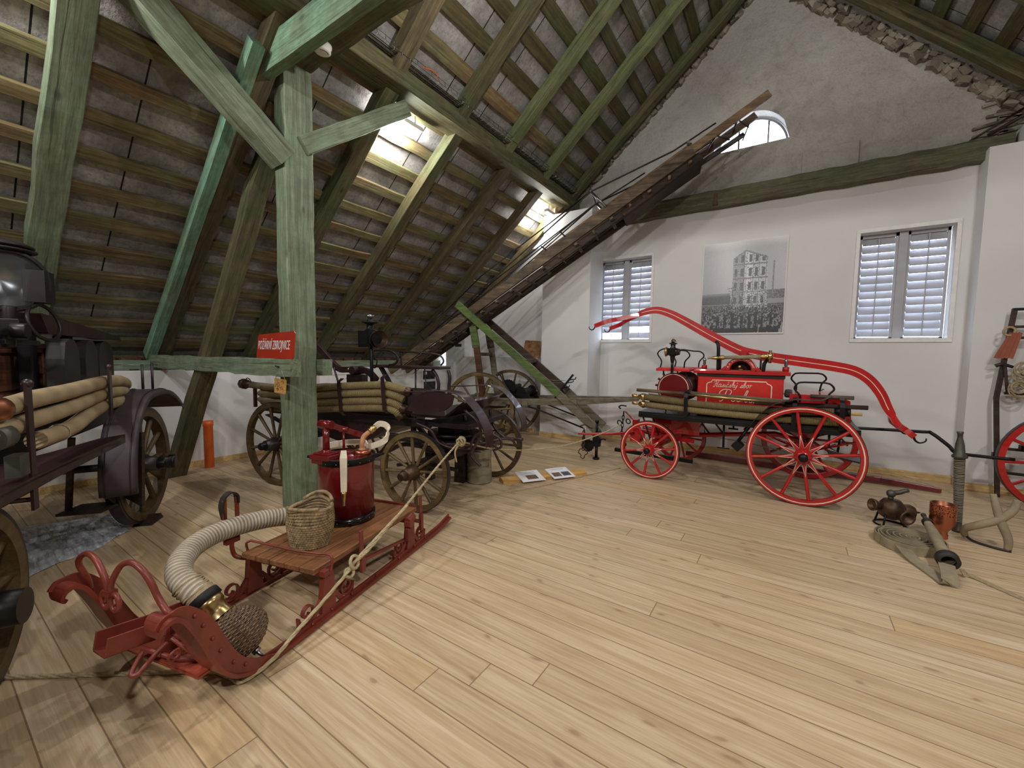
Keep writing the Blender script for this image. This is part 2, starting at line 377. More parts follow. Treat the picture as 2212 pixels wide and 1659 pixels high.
def timber(name, p0, p1, w, h, mat, up=(0, 0, 1), jit=.008, parent=None, seg=12, seed=0):
    """a hewn beam: local X along its length"""
    p0, p1 = V(p0), V(p1); d, y, z = frame(p1-p0, up); L = (p1-p0).length; R = random.Random(seed+int(L*1000))
    m = MB(); vs = []; sec = [(-1, -.8), (-.8, -1), (.8, -1), (1, -.8), (1, .8), (.8, 1), (-.8, 1), (-1, .8)]
    for i in range(seg+1):
        jy, jz = R.uniform(-jit, jit), R.uniform(-jit, jit); sw = 1+R.uniform(-jit, jit)*3
        for a, b in sec:
            ca = 1-(1-abs(b))*0; q = .06 if w > .1 else .04
            aa = a if abs(a) == 1 else math.copysign(1-q, a); bb = b if abs(b) == 1 else math.copysign(1-q, b)
            vs.append((L*i/seg, aa*w/2*sw+jy, bb*h/2*sw+jz))
    fs = [(i*8+k, i*8+(k+1) % 8, i*8+8+(k+1) % 8, i*8+8+k) for i in range(seg) for k in range(8)]
    fs += [tuple(range(8))[::-1], tuple(seg*8+k for k in range(8))]
    m.add(vs, [f if len(f) == 8 else f for f in fs]); o = m.build(name, mat, parent)
    o.matrix_local = Matrix(((d.x, y.x, z.x, p0.x), (d.y, y.y, z.y, p0.y), (d.z, y.z, z.z, p0.z), (0, 0, 0, 1)))
    return o
def strokes(paths, r, o, x, y, name, mat, parent, sc=1.):
    """painted lettering as fine raised strokes on a surface"""
    m = MB(); o, x, y = V(o), V(x), V(y)
    for p in paths:
        q = smoothpath([o+x*a*sc+y*b*sc for a, b in p], 4) if len(p) > 2 else [o+x*a*sc+y*b*sc for a, b in p]
        m.tube(q, r, 5)
    return m.build(name, mat, parent)
def text(s, size, o, x, y, name, mat, parent, ext=.002, sx=1., shear=0, align='CENTER'):
    c = D.curves.new(name, 'FONT'); c.body = s; c.size = size; c.extrude = ext; c.shear = shear; c.align_x = align; c.align_y = 'CENTER'; c.offset = 0
    tmp = D.objects.new('tmp_text', c); COL.objects.link(tmp); bpy.context.view_layer.update()
    me = D.meshes.new_from_object(tmp.evaluated_get(bpy.context.evaluated_depsgraph_get())); D.objects.remove(tmp); me.name = name
    me.materials.clear(); me.materials.append(M[mat])
    ob = D.objects.new(name, me); COL.objects.link(ob); ob.parent = parent
    x, y = V(x).normalized(), V(y).normalized(); z = x.cross(y); o = V(o)
    for v in me.vertices: p = v.co.copy(); v.co = o+x*p.x*sx+y*p.y+z*p.z
    return ob
# ================================================================ ROOM
YG = 7.25                       # face of the gable wall
def roofz(x, off=0.):           # underside of the roof boards
    return off + min(7.1+.884*(x+.594), 7.36-.99*(x+.594))
floor = MB().b2((-7.6, -7, -.1), (6.6, 7.8, 0)).build('floor', 'floor_boards'); struct(floor)
struct(MB().b2((-7.55, -7, 0), (-6.31, 7.6, 1.24)).build('wall_left', 'white_wall'))
struct(MB().b2((5.2, -7, 0), (5.5, 7.6, 1.5)).build('wall_right', 'white_wall'))
struct(MB().prism([(-7.6, 0), (5.5, 0), (5.5, roofz(5.5)), (-.455, 7.22), (-7.6, roofz(-7.6))], .2, (0, -7.1, 0)).build('wall_front', 'white_wall'))
# ceiling: the two roof slopes
m = MB()
RX = -.594+.26/1.874     # ridge
for x0, x1 in ((-7.6, RX), (RX, 5.6)):
    z0, z1 = roofz(x0), roofz(x1)
    d = V((x1-x0, 0, z1-z0)); L = d.length; d.normalize(); nrm = V((-d.z, 0, d.x))
    o = MB().b2((0, -7.2, 0), (L, 7.8, .08)).build('ceiling', 'roof_board')
    o.matrix_local = Matrix(((d.x, 0, nrm.x, x0), (0, 1, 0, 0), (d.z, 0, nrm.z, z0), (0, 0, 0, 1))); struct(o)
# gable wall, lower white part with two window openings
WR = (.70, 1.60, 1.80, 3.19); WL = (-2.97, -2.03, 1.81, 3.23)
m = MB()
def wallbox(x0, x1, z0, z1): m.b2((x0, YG, z0), (x1, YG+.35, z1))
wallbox(-3.2, WL[0], 0, 3.9); wallbox(WL[0], WL[1], 0, WL[2]); wallbox(WL[0], WL[1], WL[3], 3.9)
wallbox(WL[1], WR[0], 0, 3.9); wallbox(WR[0], WR[1], 0, WR[2]); wallbox(WR[0], WR[1], WR[3], 3.9); wallbox(WR[1], 5.5, 0, 3.9)
struct(m.build('wall_back', 'white_wall'))
m = MB(); m.b2((1.75, 6.99, 0), (5.4, YG, 3.93)); m.b2((2.0, 6.97, 3.93), (5.4, YG, 4.12)); struct(m.build('wall_back', 'white_wall'))
m = MB(); m.b2((-3.83, 6.68, 0), (-2.9, YG, 4.02)); struct(m.build('wall_back', 'white_wall'))
m = MB(); m.b2((-6.4, 6.88, 0), (-4.07, 7.5, 1.46)); m.b2((-6.4, 7.12, 1.46), (-4.07, 7.5, 3.6)); m.b2((-6.4, 6.88, 1.46), (-5.86, 7.5, 3)); m.b2((-4.12, 7.2, 0), (-3.1, 7.5, 4.2))
m.b2((-6.25, 6.80, 0), (-6.10, 6.88, 1.33))
struct(m.build('wall_back', 'white_wall'))
# gable upper part, rough limewash, half-round window hole
cx, cz, rr = -.66, 4.655, .495
def mk_gable():
    m = MB(); xs = sorted(set([round(-6.4+.08*i, 4) for i in range(150)] + [cx-rr, cx+rr])); th = .4
    R = random.Random(3); jit = {x: R.uniform(-.012, .012) for x in xs}
    def arc(x): return cz+math.sqrt(max(0, rr*rr-(x-cx)**2))
    zb = 3.88; rows = 14
    for a, b in zip(xs[:-1], xs[1:]):
        ta, tb = max(roofz(a, -.02), zb+.01), max(roofz(b, -.02), zb+.01)
        segs = [((zb, zb), (ta, tb))]
        if a >= cx-rr-1e-6 and b <= cx+rr+1e-6: segs = [((zb, zb), (cz, cz)), ((arc(a), arc(b)), (ta, tb))]
        for (l0, l1), (h0, h1) in segs:
            m.add([(a, YG-.02, l0), (b, YG-.02, l1), (b, YG-.02, h1), (a, YG-.02, h0)], [(0, 1, 2, 3)])
    n = 28; pts = [(cx+rr*math.cos(PI*k/n), cz+rr*math.sin(PI*k/n)) for k in range(n+1)]
    for k in range(n):
        (a, b), (c, d) = pts[k], pts[k+1]
        m.add([(a, YG-.02, b), (c, YG-.02, d), (c, YG+.4, d), (a, YG+.4, b)], [(0, 1, 2, 3)], True)
    m.add([(cx-rr, YG-.02, cz), (cx+rr, YG-.02, cz), (cx+rr, YG+.4, cz), (cx-rr, YG+.4, cz)], [(0, 1, 2, 3)])
    # outer skin so that the wall has its thickness
    for a, b in zip(xs[:-1], xs[1:]):
        ta, tb = max(roofz(a, -.02), zb+.01), max(roofz(b, -.02), zb+.01)
        segs = [((zb, zb), (ta, tb))]
        if a >= cx-rr-1e-6 and b <= cx+rr+1e-6: segs = [((zb, zb), (cz, cz)), ((arc(a), arc(b)), (ta, tb))]
        for (l0, l1), (h0, h1) in segs: m.add([(a, YG+.4, l0), (b, YG+.4, l1), (b, YG+.4, h1), (a, YG+.4, h0)], [(3, 2, 1, 0)])
    return m
struct(mk_gable().build('wall_gable', 'gable_plaster'))
m = MB(); m.b2((-.0, YG-.045, 4.05), (.62, YG-.02, 4.40)); struct(m.build('trim_1', 'gable_plaster', bevel=.01))
# rubble courses under the right verge
R = random.Random(11); m = MB()
for i in range(74):
    x = -.25+i*.062+R.uniform(-.02, .02)
    for k in range(2):
        z = 6.34-.99*x+k*.095+R.uniform(-.02, .02); s = R.uniform(.05, .085)
        m.box((x, YG-.05+R.uniform(-.02, .02), z), (s*1.5, .12, s), m=Matrix.Rotation(R.uniform(.3, 1.1), 3, 'Y') @ Matrix.Rotation(R.uniform(-.3, .3), 3, 'Z'))
for i in range(60):
    x = -3.9+i*.056+R.uniform(-.02, .02); z = 6.86+.884*(x+.594)+R.uniform(-.02, .03); s = R.uniform(.04, .08)
    m.box((x, YG-.045, z), (s*1.5, .1, s), m=Matrix.Rotation(-R.uniform(.4, 1.0), 3, 'Y') @ Matrix.Rotation(R.uniform(-.3, .3), 3, 'Z'))
for i in range(16):
    m.box((1.75+R.uniform(0, .5), YG-.03, 4.12+.05*i*.6+R.uniform(0, .03)), (R.uniform(.2, .4), .06, .035), m=Matrix.Rotation(R.uniform(-.15, .15), 3, 'Y'))
struct(m.build('trim_2', 'stone', bevel=.008))
# baseboards
bb = lambda nm, a, b: struct(MB().b2(a, b).build(nm, 'fresh_wood', bevel=.003))
bb('baseboard_left', (-6.31, -6.9, 0), (-6.285, 6.86, .075)); bb('baseboard_back', (-2.9, YG-.025, 0), (1.75, YG, .09))
bb('baseboard_back', (1.72, 6.965, 0), (5.2, 6.99, .09)); bb('baseboard_back', (-3.83, 6.655, 0), (-2.88, 6.68, .09)); bb('baseboard_back', (-6.3, 6.855, 0), (-4.05, 6.88, .08))

# timbers -----------------------------------------------------------------
def T(name, label, cat, p0, p1, w, h, mat, up=(0, 0, 1), group=None, **k):
    return tag(timber(name, p0, p1, w, h, mat, up, **k), label, cat, group)
T('gable_beam', 'long weathered olive beam across the gable wall under the half-round window', 'beam', (-3.0, YG-.06, 3.93), (1.97, YG-.06, 3.96), .16, .25, 'beam_olive', seg=30, jit=.01)
m = MB().b2((-1.09, YG-.155, 3.86), (-1.045, YG-.13, 4.02)); m.b2((-1.1, YG-.16, 3.84), (-1.035, YG-.14, 3.88)); tag(m.build('iron_staple', 'bronze'), 'small rusty iron plate fixed to the gable beam left of centre', 'bracket')
T('purlin', 'long timber purlin carrying the left roof slope, with the wire cable tray on it', 'beam', (-3.53, -6.9, 4.29), (-3.53, 7.24, 4.29), .28, .19, 'olive_timber', seg=60, jit=.004)
T('purlin', 'dark timber purlin at the top right corner above the white wall', 'beam', (2.34, -6.9, 4.17), (2.34, 6.96, 4.17), .26, .2, 'brown_timber', seg=40, jit=.004)
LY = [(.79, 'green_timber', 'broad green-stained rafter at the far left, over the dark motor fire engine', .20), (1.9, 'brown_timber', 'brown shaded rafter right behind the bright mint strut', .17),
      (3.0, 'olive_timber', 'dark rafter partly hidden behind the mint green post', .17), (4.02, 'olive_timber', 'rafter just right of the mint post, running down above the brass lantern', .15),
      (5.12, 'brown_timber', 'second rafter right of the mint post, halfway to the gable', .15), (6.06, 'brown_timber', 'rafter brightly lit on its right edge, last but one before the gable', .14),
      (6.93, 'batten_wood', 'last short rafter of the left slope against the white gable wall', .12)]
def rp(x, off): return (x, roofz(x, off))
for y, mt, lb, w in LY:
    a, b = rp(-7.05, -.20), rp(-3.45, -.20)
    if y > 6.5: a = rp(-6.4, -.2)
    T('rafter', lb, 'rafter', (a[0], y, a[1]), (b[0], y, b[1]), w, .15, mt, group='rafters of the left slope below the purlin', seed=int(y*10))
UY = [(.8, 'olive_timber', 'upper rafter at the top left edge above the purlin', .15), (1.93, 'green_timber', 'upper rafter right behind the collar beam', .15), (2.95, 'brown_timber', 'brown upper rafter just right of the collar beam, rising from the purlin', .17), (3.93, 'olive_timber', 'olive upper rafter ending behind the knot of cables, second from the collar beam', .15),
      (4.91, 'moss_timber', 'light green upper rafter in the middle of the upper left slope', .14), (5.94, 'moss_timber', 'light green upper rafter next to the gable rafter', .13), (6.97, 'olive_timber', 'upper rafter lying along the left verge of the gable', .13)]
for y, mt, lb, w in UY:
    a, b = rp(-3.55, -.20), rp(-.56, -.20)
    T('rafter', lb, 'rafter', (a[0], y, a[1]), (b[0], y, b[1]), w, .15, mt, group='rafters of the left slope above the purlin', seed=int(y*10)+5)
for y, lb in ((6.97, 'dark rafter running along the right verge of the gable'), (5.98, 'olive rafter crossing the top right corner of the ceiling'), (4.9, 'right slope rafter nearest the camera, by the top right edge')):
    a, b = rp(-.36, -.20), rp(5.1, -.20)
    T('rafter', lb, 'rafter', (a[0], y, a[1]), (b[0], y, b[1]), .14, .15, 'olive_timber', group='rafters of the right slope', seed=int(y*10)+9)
# battens
ordn = ['lowest', 'second', 'third', 'fourth', 'fifth', 'sixth', 'seventh', 'eighth', 'ninth', 'tenth', 'eleventh', 'twelfth', 'thirteenth', 'fourteenth', 'fifteenth', 'sixteenth', 'seventeenth', 'eighteenth', 'nineteenth', 'twentieth', 'twenty-first', 'twenty-second', 'twenty-third', 'twenty-fourth', 'twenty-fifth']
dL = V((1, 0, .884)).normalized(); nL = V((-.884, 0, 1)).normalized()
R = random.Random(5)
i = 0; x = -7.02
while x < -.62:
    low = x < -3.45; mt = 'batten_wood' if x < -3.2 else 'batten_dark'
    w = .115 if low else .15
    z = roofz(x)-.062
    j = R.uniform(-.01, .01)
    o = timber('roof_batten', (x, -6.8, z+j), (x+R.uniform(-.02, .02), 7.22, z), w*R.uniform(.9, 1.15), .05, mt, nL, jit=.006, seg=40, seed=i)
    side = 'below the purlin, ' + ordn[i] + ' up from the low wall' if low else 'above the purlin on the left slope, ' + ordn[i] + ' up from the low wall'
    tag(o, ('weathered roof batten ' + side)[:110], 'batten', 'battens across the left roof slope'); i += 1
    x += .2525 if low else .262
nR = V((.99, 0, 1)).normalized(); i = 0; x = -.35
while x < 5.1:
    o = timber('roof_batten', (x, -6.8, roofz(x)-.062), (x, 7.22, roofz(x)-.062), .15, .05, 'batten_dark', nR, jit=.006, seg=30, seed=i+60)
    tag(o, 'dark wide board under the right roof slope, ' + ordn[min(i, 24)] + ' down from the ridge', 'batten', 'battens across the right roof slope'); i += 1
    x += .262
# wall plate and bricks on the knee wall
T('wall_plate', 'green-stained plate beam lying on top of the low left wall', 'beam', (-6.62, -6.8, 1.30), (-6.62, 6.85, 1.30), .16, .12, 'green_timber', seg=40)
m = MB(); R = random.Random(9)
for i in range(56):
    for k in range(2): m.box((-7.02+.04*k, -6.6+i*.24+.1*k, 1.28+k*.085), (.12, .2, .07), m=Matrix.Rotation(R.uniform(-.12, .12), 3, 'Z'))
struct(m.build('trim_3', 'brick', bevel=.008))

# truss: post, collar, braces, strut, tie ----------------------------------
PX0, PX1, PY0, PY1 = -3.99, -3.845, 2.03, 2.285
post = T('roof_post', 'tall mint-green timber post standing on the floor behind the sled', 'post', (-3.9175, 2.1575, 0), (-3.9175, 2.1575, 4.2), .265, .175, 'green_timber', up=(1, 0, 0), seg=30, jit=.004)
m = MB().b2((-4.03, 2.04, 0), (-3.86, 2.30, 1.07)); o = m.build('post_foot', 'green_timber', bevel=.012); o.parent = post; o.matrix_parent_inverse = post.matrix_local.inverted()
tag(timber('collar_plank', (-4.35, 1.92, 4.01), (1.9, 1.92, 4.01), .09, .27, 'mint_timber', seg=30, jit=.004), 'bright mint plank clasping the post top and running to the upper right', 'beam')
tag(timber('collar_beam', (-4.2, 2.15, 4.19), (1.9, 2.15, 4.19), .26, .22, 'olive_timber', seg=30), 'dark shaded collar beam behind the mint plank, with the smoke detector', 'beam')
T('brace', 'long greenish brace slanting down from the top left to the mint post', 'brace', (-3.95, .93, 4.12), (-3.92, 2.06, 3.24), .21, .19, 'green_timber', up=(1, 0, 0), jit=.004)
T('brace', 'short grey-green brace from the mint post up right to the purlin', 'brace', (-3.88, 2.2, 3.40), (-3.60, 3.20, 4.13), .16, .17, 'green_timber', up=(1, 0, 0), jit=.004)
tag(timber('tie_beam', (-6.66, 1.80, 1.355), (-3.64, 1.97, 1.355), .10, .155, 'green_timber', seg=20), 'horizontal green tie beam from the mint post to the left wall, carrying the red sign', 'beam')
tag(timber('tie_beam', (-5.6, 2.34, 1.345), (-3.74, 2.345, 1.345), .10, .155, 'green_timber', seg=8), 'second green tie beam behind the mint post, its short end showing at the right', 'beam')
T('strut', 'bright mint strut slanting from the collar beam down to the tie beam end', 'strut', (-6.63, 1.77, 1.43), (-3.75, 1.77, 4.02), .1, .13, 'mint_timber', jit=.004)
T('strut', 'leaning greenish strut from the floor at the left wall up past the mint post', 'strut', (-6.03, 1.80, -.01), (-4.33, 2.2, 3.72), .15, .17, 'olive_timber', up=(0, 1, 0))
# smoke detector under the collar
sx, sy, sz = -3.40, 2.13, 4.08
t_ = thing('smoke_detector', 'round white smoke detector under the dark collar beam', 'smoke detector', (sx, sy, sz))
MB().lathe([(0, 0), (.074, 0), (.074, -.020), (.066, -.024), (.066, -.058), (.05, -.068), (0, -.068)]).build('housing', 'white_plastic', t_)
m = MB()
for k in range(7): a = -.9+k*.3; m.box((.042*math.cos(a), .042*math.sin(a), -.067), (.006, .008, .006))
m.build('vent_slot', 'black', t_)
# cable tray
m = MB(); tx, tz = -3.36, 4.42
for dx, dz in ((-.07, 0), (.0, -.02), (.07, .0), (-.07, .045), (.07, .045)): m.tube([(tx+dx, -1, tz+dz), (tx+dx, 7.15, tz+dz)], .0028, 5)
for i in range(80):
    y = -.9+i*.1; m.tube([(tx-.07, y, tz+.05), (tx-.07, y, tz-.02), (tx+.07, y, tz-.02), (tx+.07, y, tz+.05)], .003, 5)
tray = tag(m.build('cable_tray', 'steel'), 'long shiny wire cable tray along the purlin', 'cable tray')
m = MB(); R = random.Random(2)
for k in range(5):
    m.tube([(tx-.05+.02*k+R.uniform(-.01, .01), -.9+j*.4, tz-.008+R.uniform(-.002, .004)) for j in range(21)], .004, 6)
tag(m.build('cable_bundle', 'black_gloss'), 'bundle of black cables lying in the wire tray', 'cable')
m = MB(); m.tube(smoothpath([(-3.30, 3.18, 4.45), (-3.27, 3.32, 4.47), (-3.30, 3.42, 4.44)], 5), .006, 6); m.tube(smoothpath([(-3.33, 3.0, 4.47), (-3.34, 2.98, 4.57)], 3), .012, 8)
tag(m.build('cable_connector', 'orange_plastic'), 'small orange cable end sticking up from the tray', 'cable')

# lamps on the purlin (left slope side)
def linear_lamp(loc, label, tilt=.6):
    t_ = thing('strip_lamp', label, 'lamp', loc)
    m = MB().box((0, 0, 0), (.07, .42, .05)); m.b2((-.01, -.12, .0), (.01, -.1, .12)); m.b2((-.01, .1, .0), (.01, .12, .12)); m.build('housing', 'white_plastic', t_, bevel=.006)
    MB().box((-.012, 0, -.028), (.06, .38, .012)).build('diffuser', 'lamp_glow', t_); return t_
def area(name, loc, target, size, power, col=(1, .95, .88)):
    l = D.lights.new(name, 'AREA'); l.shape = 'RECTANGLE'; l.size = size[0]; l.size_y = size[1]; l.energy = power; l.color = col
    o = D.objects.new(name, l); COL.objects.link(o); o.location = loc; o.rotation_euler = (V(target)-V(loc)).to_track_quat('-Z', 'Y').to_euler(); return o
linear_lamp((-3.72, 3.35, 4.10), 'lit strip lamp under the purlin right of the mint post'); linear_lamp((-3.70, 6.72, 4.06), 'lit strip lamp at the gable end of the purlin')
linear_lamp((2.5, 6.6, 4.02), 'bright lamp at the top right corner under the dark purlin')

# windows -----------------------------------------------------------------
def window(n, W, leaves_open):
    x0, x1, z0, z1 = W; yb = YG+.16
    w = thing('window_%d' % n, None, None, ((x0+x1)/2, YG, z0)); struct(w); ox, oz = (x0+x1)/2, z0
    m = MB(); t0 = .042
    for a, b in (((x0-t0, z0), (x0, z1)), ((x1, z0), (x1+t0, z1)), ((x0-t0, z1), (x1+t0, z1+.05)), ((x0-t0, z0-.05), (x1+t0, z0))):
        m.b2((a[0]-ox, -.02, a[1]-oz), (b[0]-ox, .01, b[1]-oz))
    m.build('window_frame', 'white_paint', w, bevel=.003)
    xm = (x0+x1)/2-.0; mw = .085
    for k, (a, b) in enumerate(((x0+.01, xm-mw/2), (xm+mw/2, x1-.01))):
        f = MB(); a, b = a-ox, b-ox; h = z1-z0; y = .17; s = .03
        f.b2((a, y-.02, 0), (a+s, y+.02, h)); f.b2((b-s, y-.02, 0), (b, y+.02, h)); f.b2((a, y-.02, 0), (b, y+.02, .02)); f.b2((a, y-.02, h-.045), (b, y+.02, h))
        sh = f.build('shutter', 'grey_shutter', w)
        s_ = MB(); N = 13; st = (h-.07)/N; R = random.Random(n*10+k)
        for i in range(N):
            if (n == 1 and ((k == 0 and i == 0) or (k == 1 and i == 1))): continue
            zc = .03+st*(i+.5); s_.box(((a+b)/2, y, zc), (b-a-2*s-.004, .012, st*1.10), m=Matrix.Rotation(-.46+R.uniform(-.04, .04), 3, 'X'))
        tag(s_.build('louvre', 'grey_shutter', sh), kind=None)
        MB().b2(((a+b)/2-.006, y-.05, .05), ((a+b)/2+.006, y-.038, h-.06)).build('tilt_rod', 'grey_shutter', sh)
    MB().b2((-mw/2, .12, 0.001), (mw/2, .2, z1-z0-.001)).build('mullion', 'grey_shutter', w)
    MB().b2((x0-ox, .30, 0), (x1-ox, .306, z1-z0)).build('pane', 'glass', w)
    return w
window(1, WL, 1); window(2, WR, 0)
w = struct(thing('window_3', None, None, (cx, YG, cz)))
n = 24; m = MB(); pts = [(.47*math.cos(PI*k/n), 0, .47*math.sin(PI*k/n)) for k in range(n+1)]
m.tube([(p[0], .2, p[2]) for p in pts], 0, flat=(.04, .03, (0, 1, 0))); m.b2((-.49, .18, 0), (.49, .22, .03))
for x in (-.17, .22): m.b2((x-.012, .19, 0), (x+.012, .22, math.sqrt(.47**2-x*x)))
m.build('window_frame', 'steel', w)
MB().prism([(p[0], p[2]) for p in pts], .006, (0, .21, 0)).build('pane', 'glass', w)
# ================================================================ RED HAND-PUMP FIRE ENGINE
class Kit:
    """parts given in the frame of one thing (loc, rz); build() returns the child"""
    def __init__(s, root): s.r = root
    def __call__(s, m, name, mat, bevel=0, parent=None, label=None):
        o = m.build(name, mat, parent or s.r, bevel)
        if label: o['label'] = label
        return o

def ring(m, R, rw, d, n=48, c=(0, 0, 0)):
    for a, b in (((R-rw, -d/2), (R, -d/2)), ((R, -d/2), (R, d/2)), ((R, d/2), (R-rw, d/2)), ((R-rw, d/2), (R-rw, -d/2))):
        m.lathe([a, b], c, (0, 1, 0), n)
    return m
def make_wheel(parent, name, c, R, ns, rw, d, hubr, hubl, mats, tyre=.006, flip=False, dish=.0, stripe=None, spoke=(.019, .012, .016), phase=0, rot=0):
    """wheel turning about local Y, face towards -Y"""
    rim_m, hub_m, cap_m, tyre_m = mats
    w = MB(); ring(w, R-tyre, rw, d); wo = w.build(name, rim_m, parent)
    wo.location = c; wo.rotation_euler = (0, 0, (PI if flip else 0)+rot)
    t_ = MB(); ring(t_, R, tyre, d*.92); t_.build('tyre', tyre_m, wo)
    hb = MB(); hb.lathe([(0, -hubl*.42), (hubr*.72, -hubl*.42), (hubr*.8, -hubl*.2), (hubr, -hubl*.12), (hubr, hubl*.12), (hubr*.8, hubl*.2), (hubr*.7, hubl*.42), (0, hubl*.42)], (0, 0, 0), (0, 1, 0), 24); hb.build('hub', hub_m, wo)
    cp = MB(); cp.lathe([(0, -hubl*.62), (hubr*.42, -hubl*.62), (hubr*.52, -hubl*.58), (hubr*.56, -hubl*.4), (hubr*.56, -hubl*.2)], (0, 0, 0), (0, 1, 0), 20); cp.build('hub_cap', cap_m, wo)
    first = None
    for k in range(ns):
        a = 2*PI*(k+phase)/ns
        if first is None:
            m = MB(); r0, r1, r2 = spoke; rr = R-rw-tyre; n = 8; vs = []
            for t, ra, rb in ((0, r0*.9, r0*.9), (.25, r1, r1*1.1), (.75, r2, r2), (1, r2*.95, r2*1.05)):
                x = hubr*.9+(rr-hubr*.9+.004)*t
                vs += [(x, dish*(1-t)+rb*math.sin(2*PI*j/n), ra*math.cos(2*PI*j/n)) for j in range(n)]
            m.add(vs, [(i*n+j, i*n+(j+1) % n, (i+1)*n+(j+1) % n, (i+1)*n+j) for i in range(3) for j in range(n)], True)
            mt = [rim_m]
            if stripe:
                mt = [rim_m, stripe]; m.cm = 1; L = rr-hubr
                for sgn in (-1, 1):
                    m.tube([(hubr*1.02, -r0*.55, sgn*r0*.95), (hubr+L*.36, -r1*1.12, 0)], .0028, 4)
                m.cm = 0
            first = m.build('spoke', mt, wo); so = first
        else:
            so = first.copy(); COL.objects.link(so)
        so.rotation_euler = (0, -a, 0)
    if stripe:
        s_ = MB(); s_.lathe([(R-rw*.62, -d/2-.0012), (R-rw*.42, -d/2-.0012)], (0, 0, 0), (0, 1, 0), 48); s_.build('pin_stripe', stripe, wo)
    return wo

eng = thing('fire_engine', 'bright red horse-drawn hand-pump fire engine with a long curved lever, by the white wall', 'fire engine', (0, 5.8, 0))
K = Kit(eng); O = -5.8        # world y -> local y
RM = ('red', 'red', 'black_iron', 'dark_metal')
make_wheel(eng, 'rear_wheel', (.165, 5.16+O, .515), .515, 12, .052, .055, .078, .24, RM, stripe='cream', spoke=(.020, .015, .017), phase=.3)
make_wheel(eng, 'rear_wheel', (.24, 6.40+O, .505), .505, 12, .052, .055, .078, .24, RM, flip=True, stripe='cream', spoke=(.020, .015, .017))
make_wheel(eng, 'front_wheel', (-1.39, 5.16+O, .36), .36, 10, .045, .05, .066, .22, RM, stripe='cream', spoke=(.017, .013, .015), phase=.25)
make_wheel(eng, 'front_wheel', (-1.28, 6.36+O, .355), .355, 10, .045, .05, .066, .22, RM, flip=True, stripe='cream', spoke=(.017, .013, .015), phase=.1)
m = MB(); m.cyl((.17, 5.2+O, .51), (.24, 6.36+O, .505), .024, n=12); K(m, 'rear_axle', 'black_iron')
m = MB(); m.cyl((-1.38, 5.2+O, .36), (-1.28, 6.32+O, .355), .022, n=12); m.bar((-1.37, 5.35+O, .42), (-1.30, 6.25+O, .42), .07, .07); K(m, 'front_axle', 'red')
# leaf springs above the rear axle
for y in (5.34, 6.2):
    m = MB()
    for k in range(4):
        h = .40-.075*k; m.tube(smoothpath([(.19-h, y+O, .68-.02*k), (.19-h*.5, y+O, .61-.018*k+.02*0), (.19, y+O, .575-.012*k+.03), (.19+h*.5, y+O, .61-.018*k), (.19+h, y+O, .68-.02*k)], 5), 0, flat=(.05, .010, (0, 1, 0)))
    m.bar((.19, y+O, .52), (.19, y+O, .63), .06, .06); K(m, 'leaf_spring', 'red')
    m = MB()
    for k in range(3):
        h = .30-.07*k; m.tube(smoothpath([(-1.35-h, y+O, .60-.02*k), (-1.35, y+O, .51-.012*k), (-1.35+h, y+O, .60-.02*k)], 6), 0, flat=(.045, .010, (0, 1, 0)))
    K(m, 'leaf_spring', 'red')
# platform frame
m = MB()
for y in (5.25, 6.36): m.b2((-1.56, y-.02+O, .745), (.62, y+.02+O, .80))
for x in (-1.54, -.9, -.3, .3, .6): m.b2((x-.02, 5.25+O, .745), (x+.02, 6.36+O, .795))
K(m, 'chassis', 'black_iron', .004)
m = MB(); m.b2((-1.56, 5.24+O, .80), (.62, 6.37+O, .818)); K(m, 'running_board', 'black_iron')
m = MB(); m.b2((-1.40, 5.62+O, .52), (-.9, 5.98+O, .72)); m.cyl((-1.33, 5.8+O, .46), (-1.33, 5.8+O, .76), .20, n=28)
m.tube([(-1.3, 5.8+O, .45), (-.1, 5.8+O, .62), (.2, 5.8+O, .55)], .028, 8)
for s in (-1, 1): m.tube([(-1.7, (5.8+s*.13)+O, .50), (-1.2, (5.8+s*.2)+O, .46), (-.95, (5.8+s*.26)+O, .46)], 0, flat=(.05, .05, (0, 1, 0)))
K(m, 'turntable', 'red')
m = MB()
for x, y in ((-1.5, 5.27), (-1.48, 5.6)): m.tube([(x-.03, y+O, .80), (x+.10, y+O, .44)], .011, 6)
for x, y in ((-1.0, 5.8), (-.9, 6.1), (.02, 6.2), (.4, 6.2)): m.tube([(x, y+O, .78), (x+.22, y+O, .50)], .012, 6)
for x, y in ((.1, 5.5), (.35, 5.5)): m.tube([(x, y+O, .77), (.2, 5.45+O, .56)], .012, 6)
K(m, 'stay_rod', 'dark_metal')
# pump box (tank)
m = MB(); m.b2((-.92, 5.45+O, .82), (-.04, 6.15+O, 1.30)); box = K(m, 'pump_box', 'red_bright', .012)
m = MB(); m.b2((-.93, 5.44+O, 1.285), (-.03, 6.16+O, 1.325)); K(m, 'recess_strip', 'dark_metal', .004)  # dark strip stands in for the shaded recess under the rim
m = MB(); m.b2((-.965, 5.405+O, 1.322), (.02, 6.195+O, 1.362)); m.b2((-.95, 5.43+O, 1.36), (.0, 6.17+O, 1.372)); K(m, 'box_rim', 'red', .014)
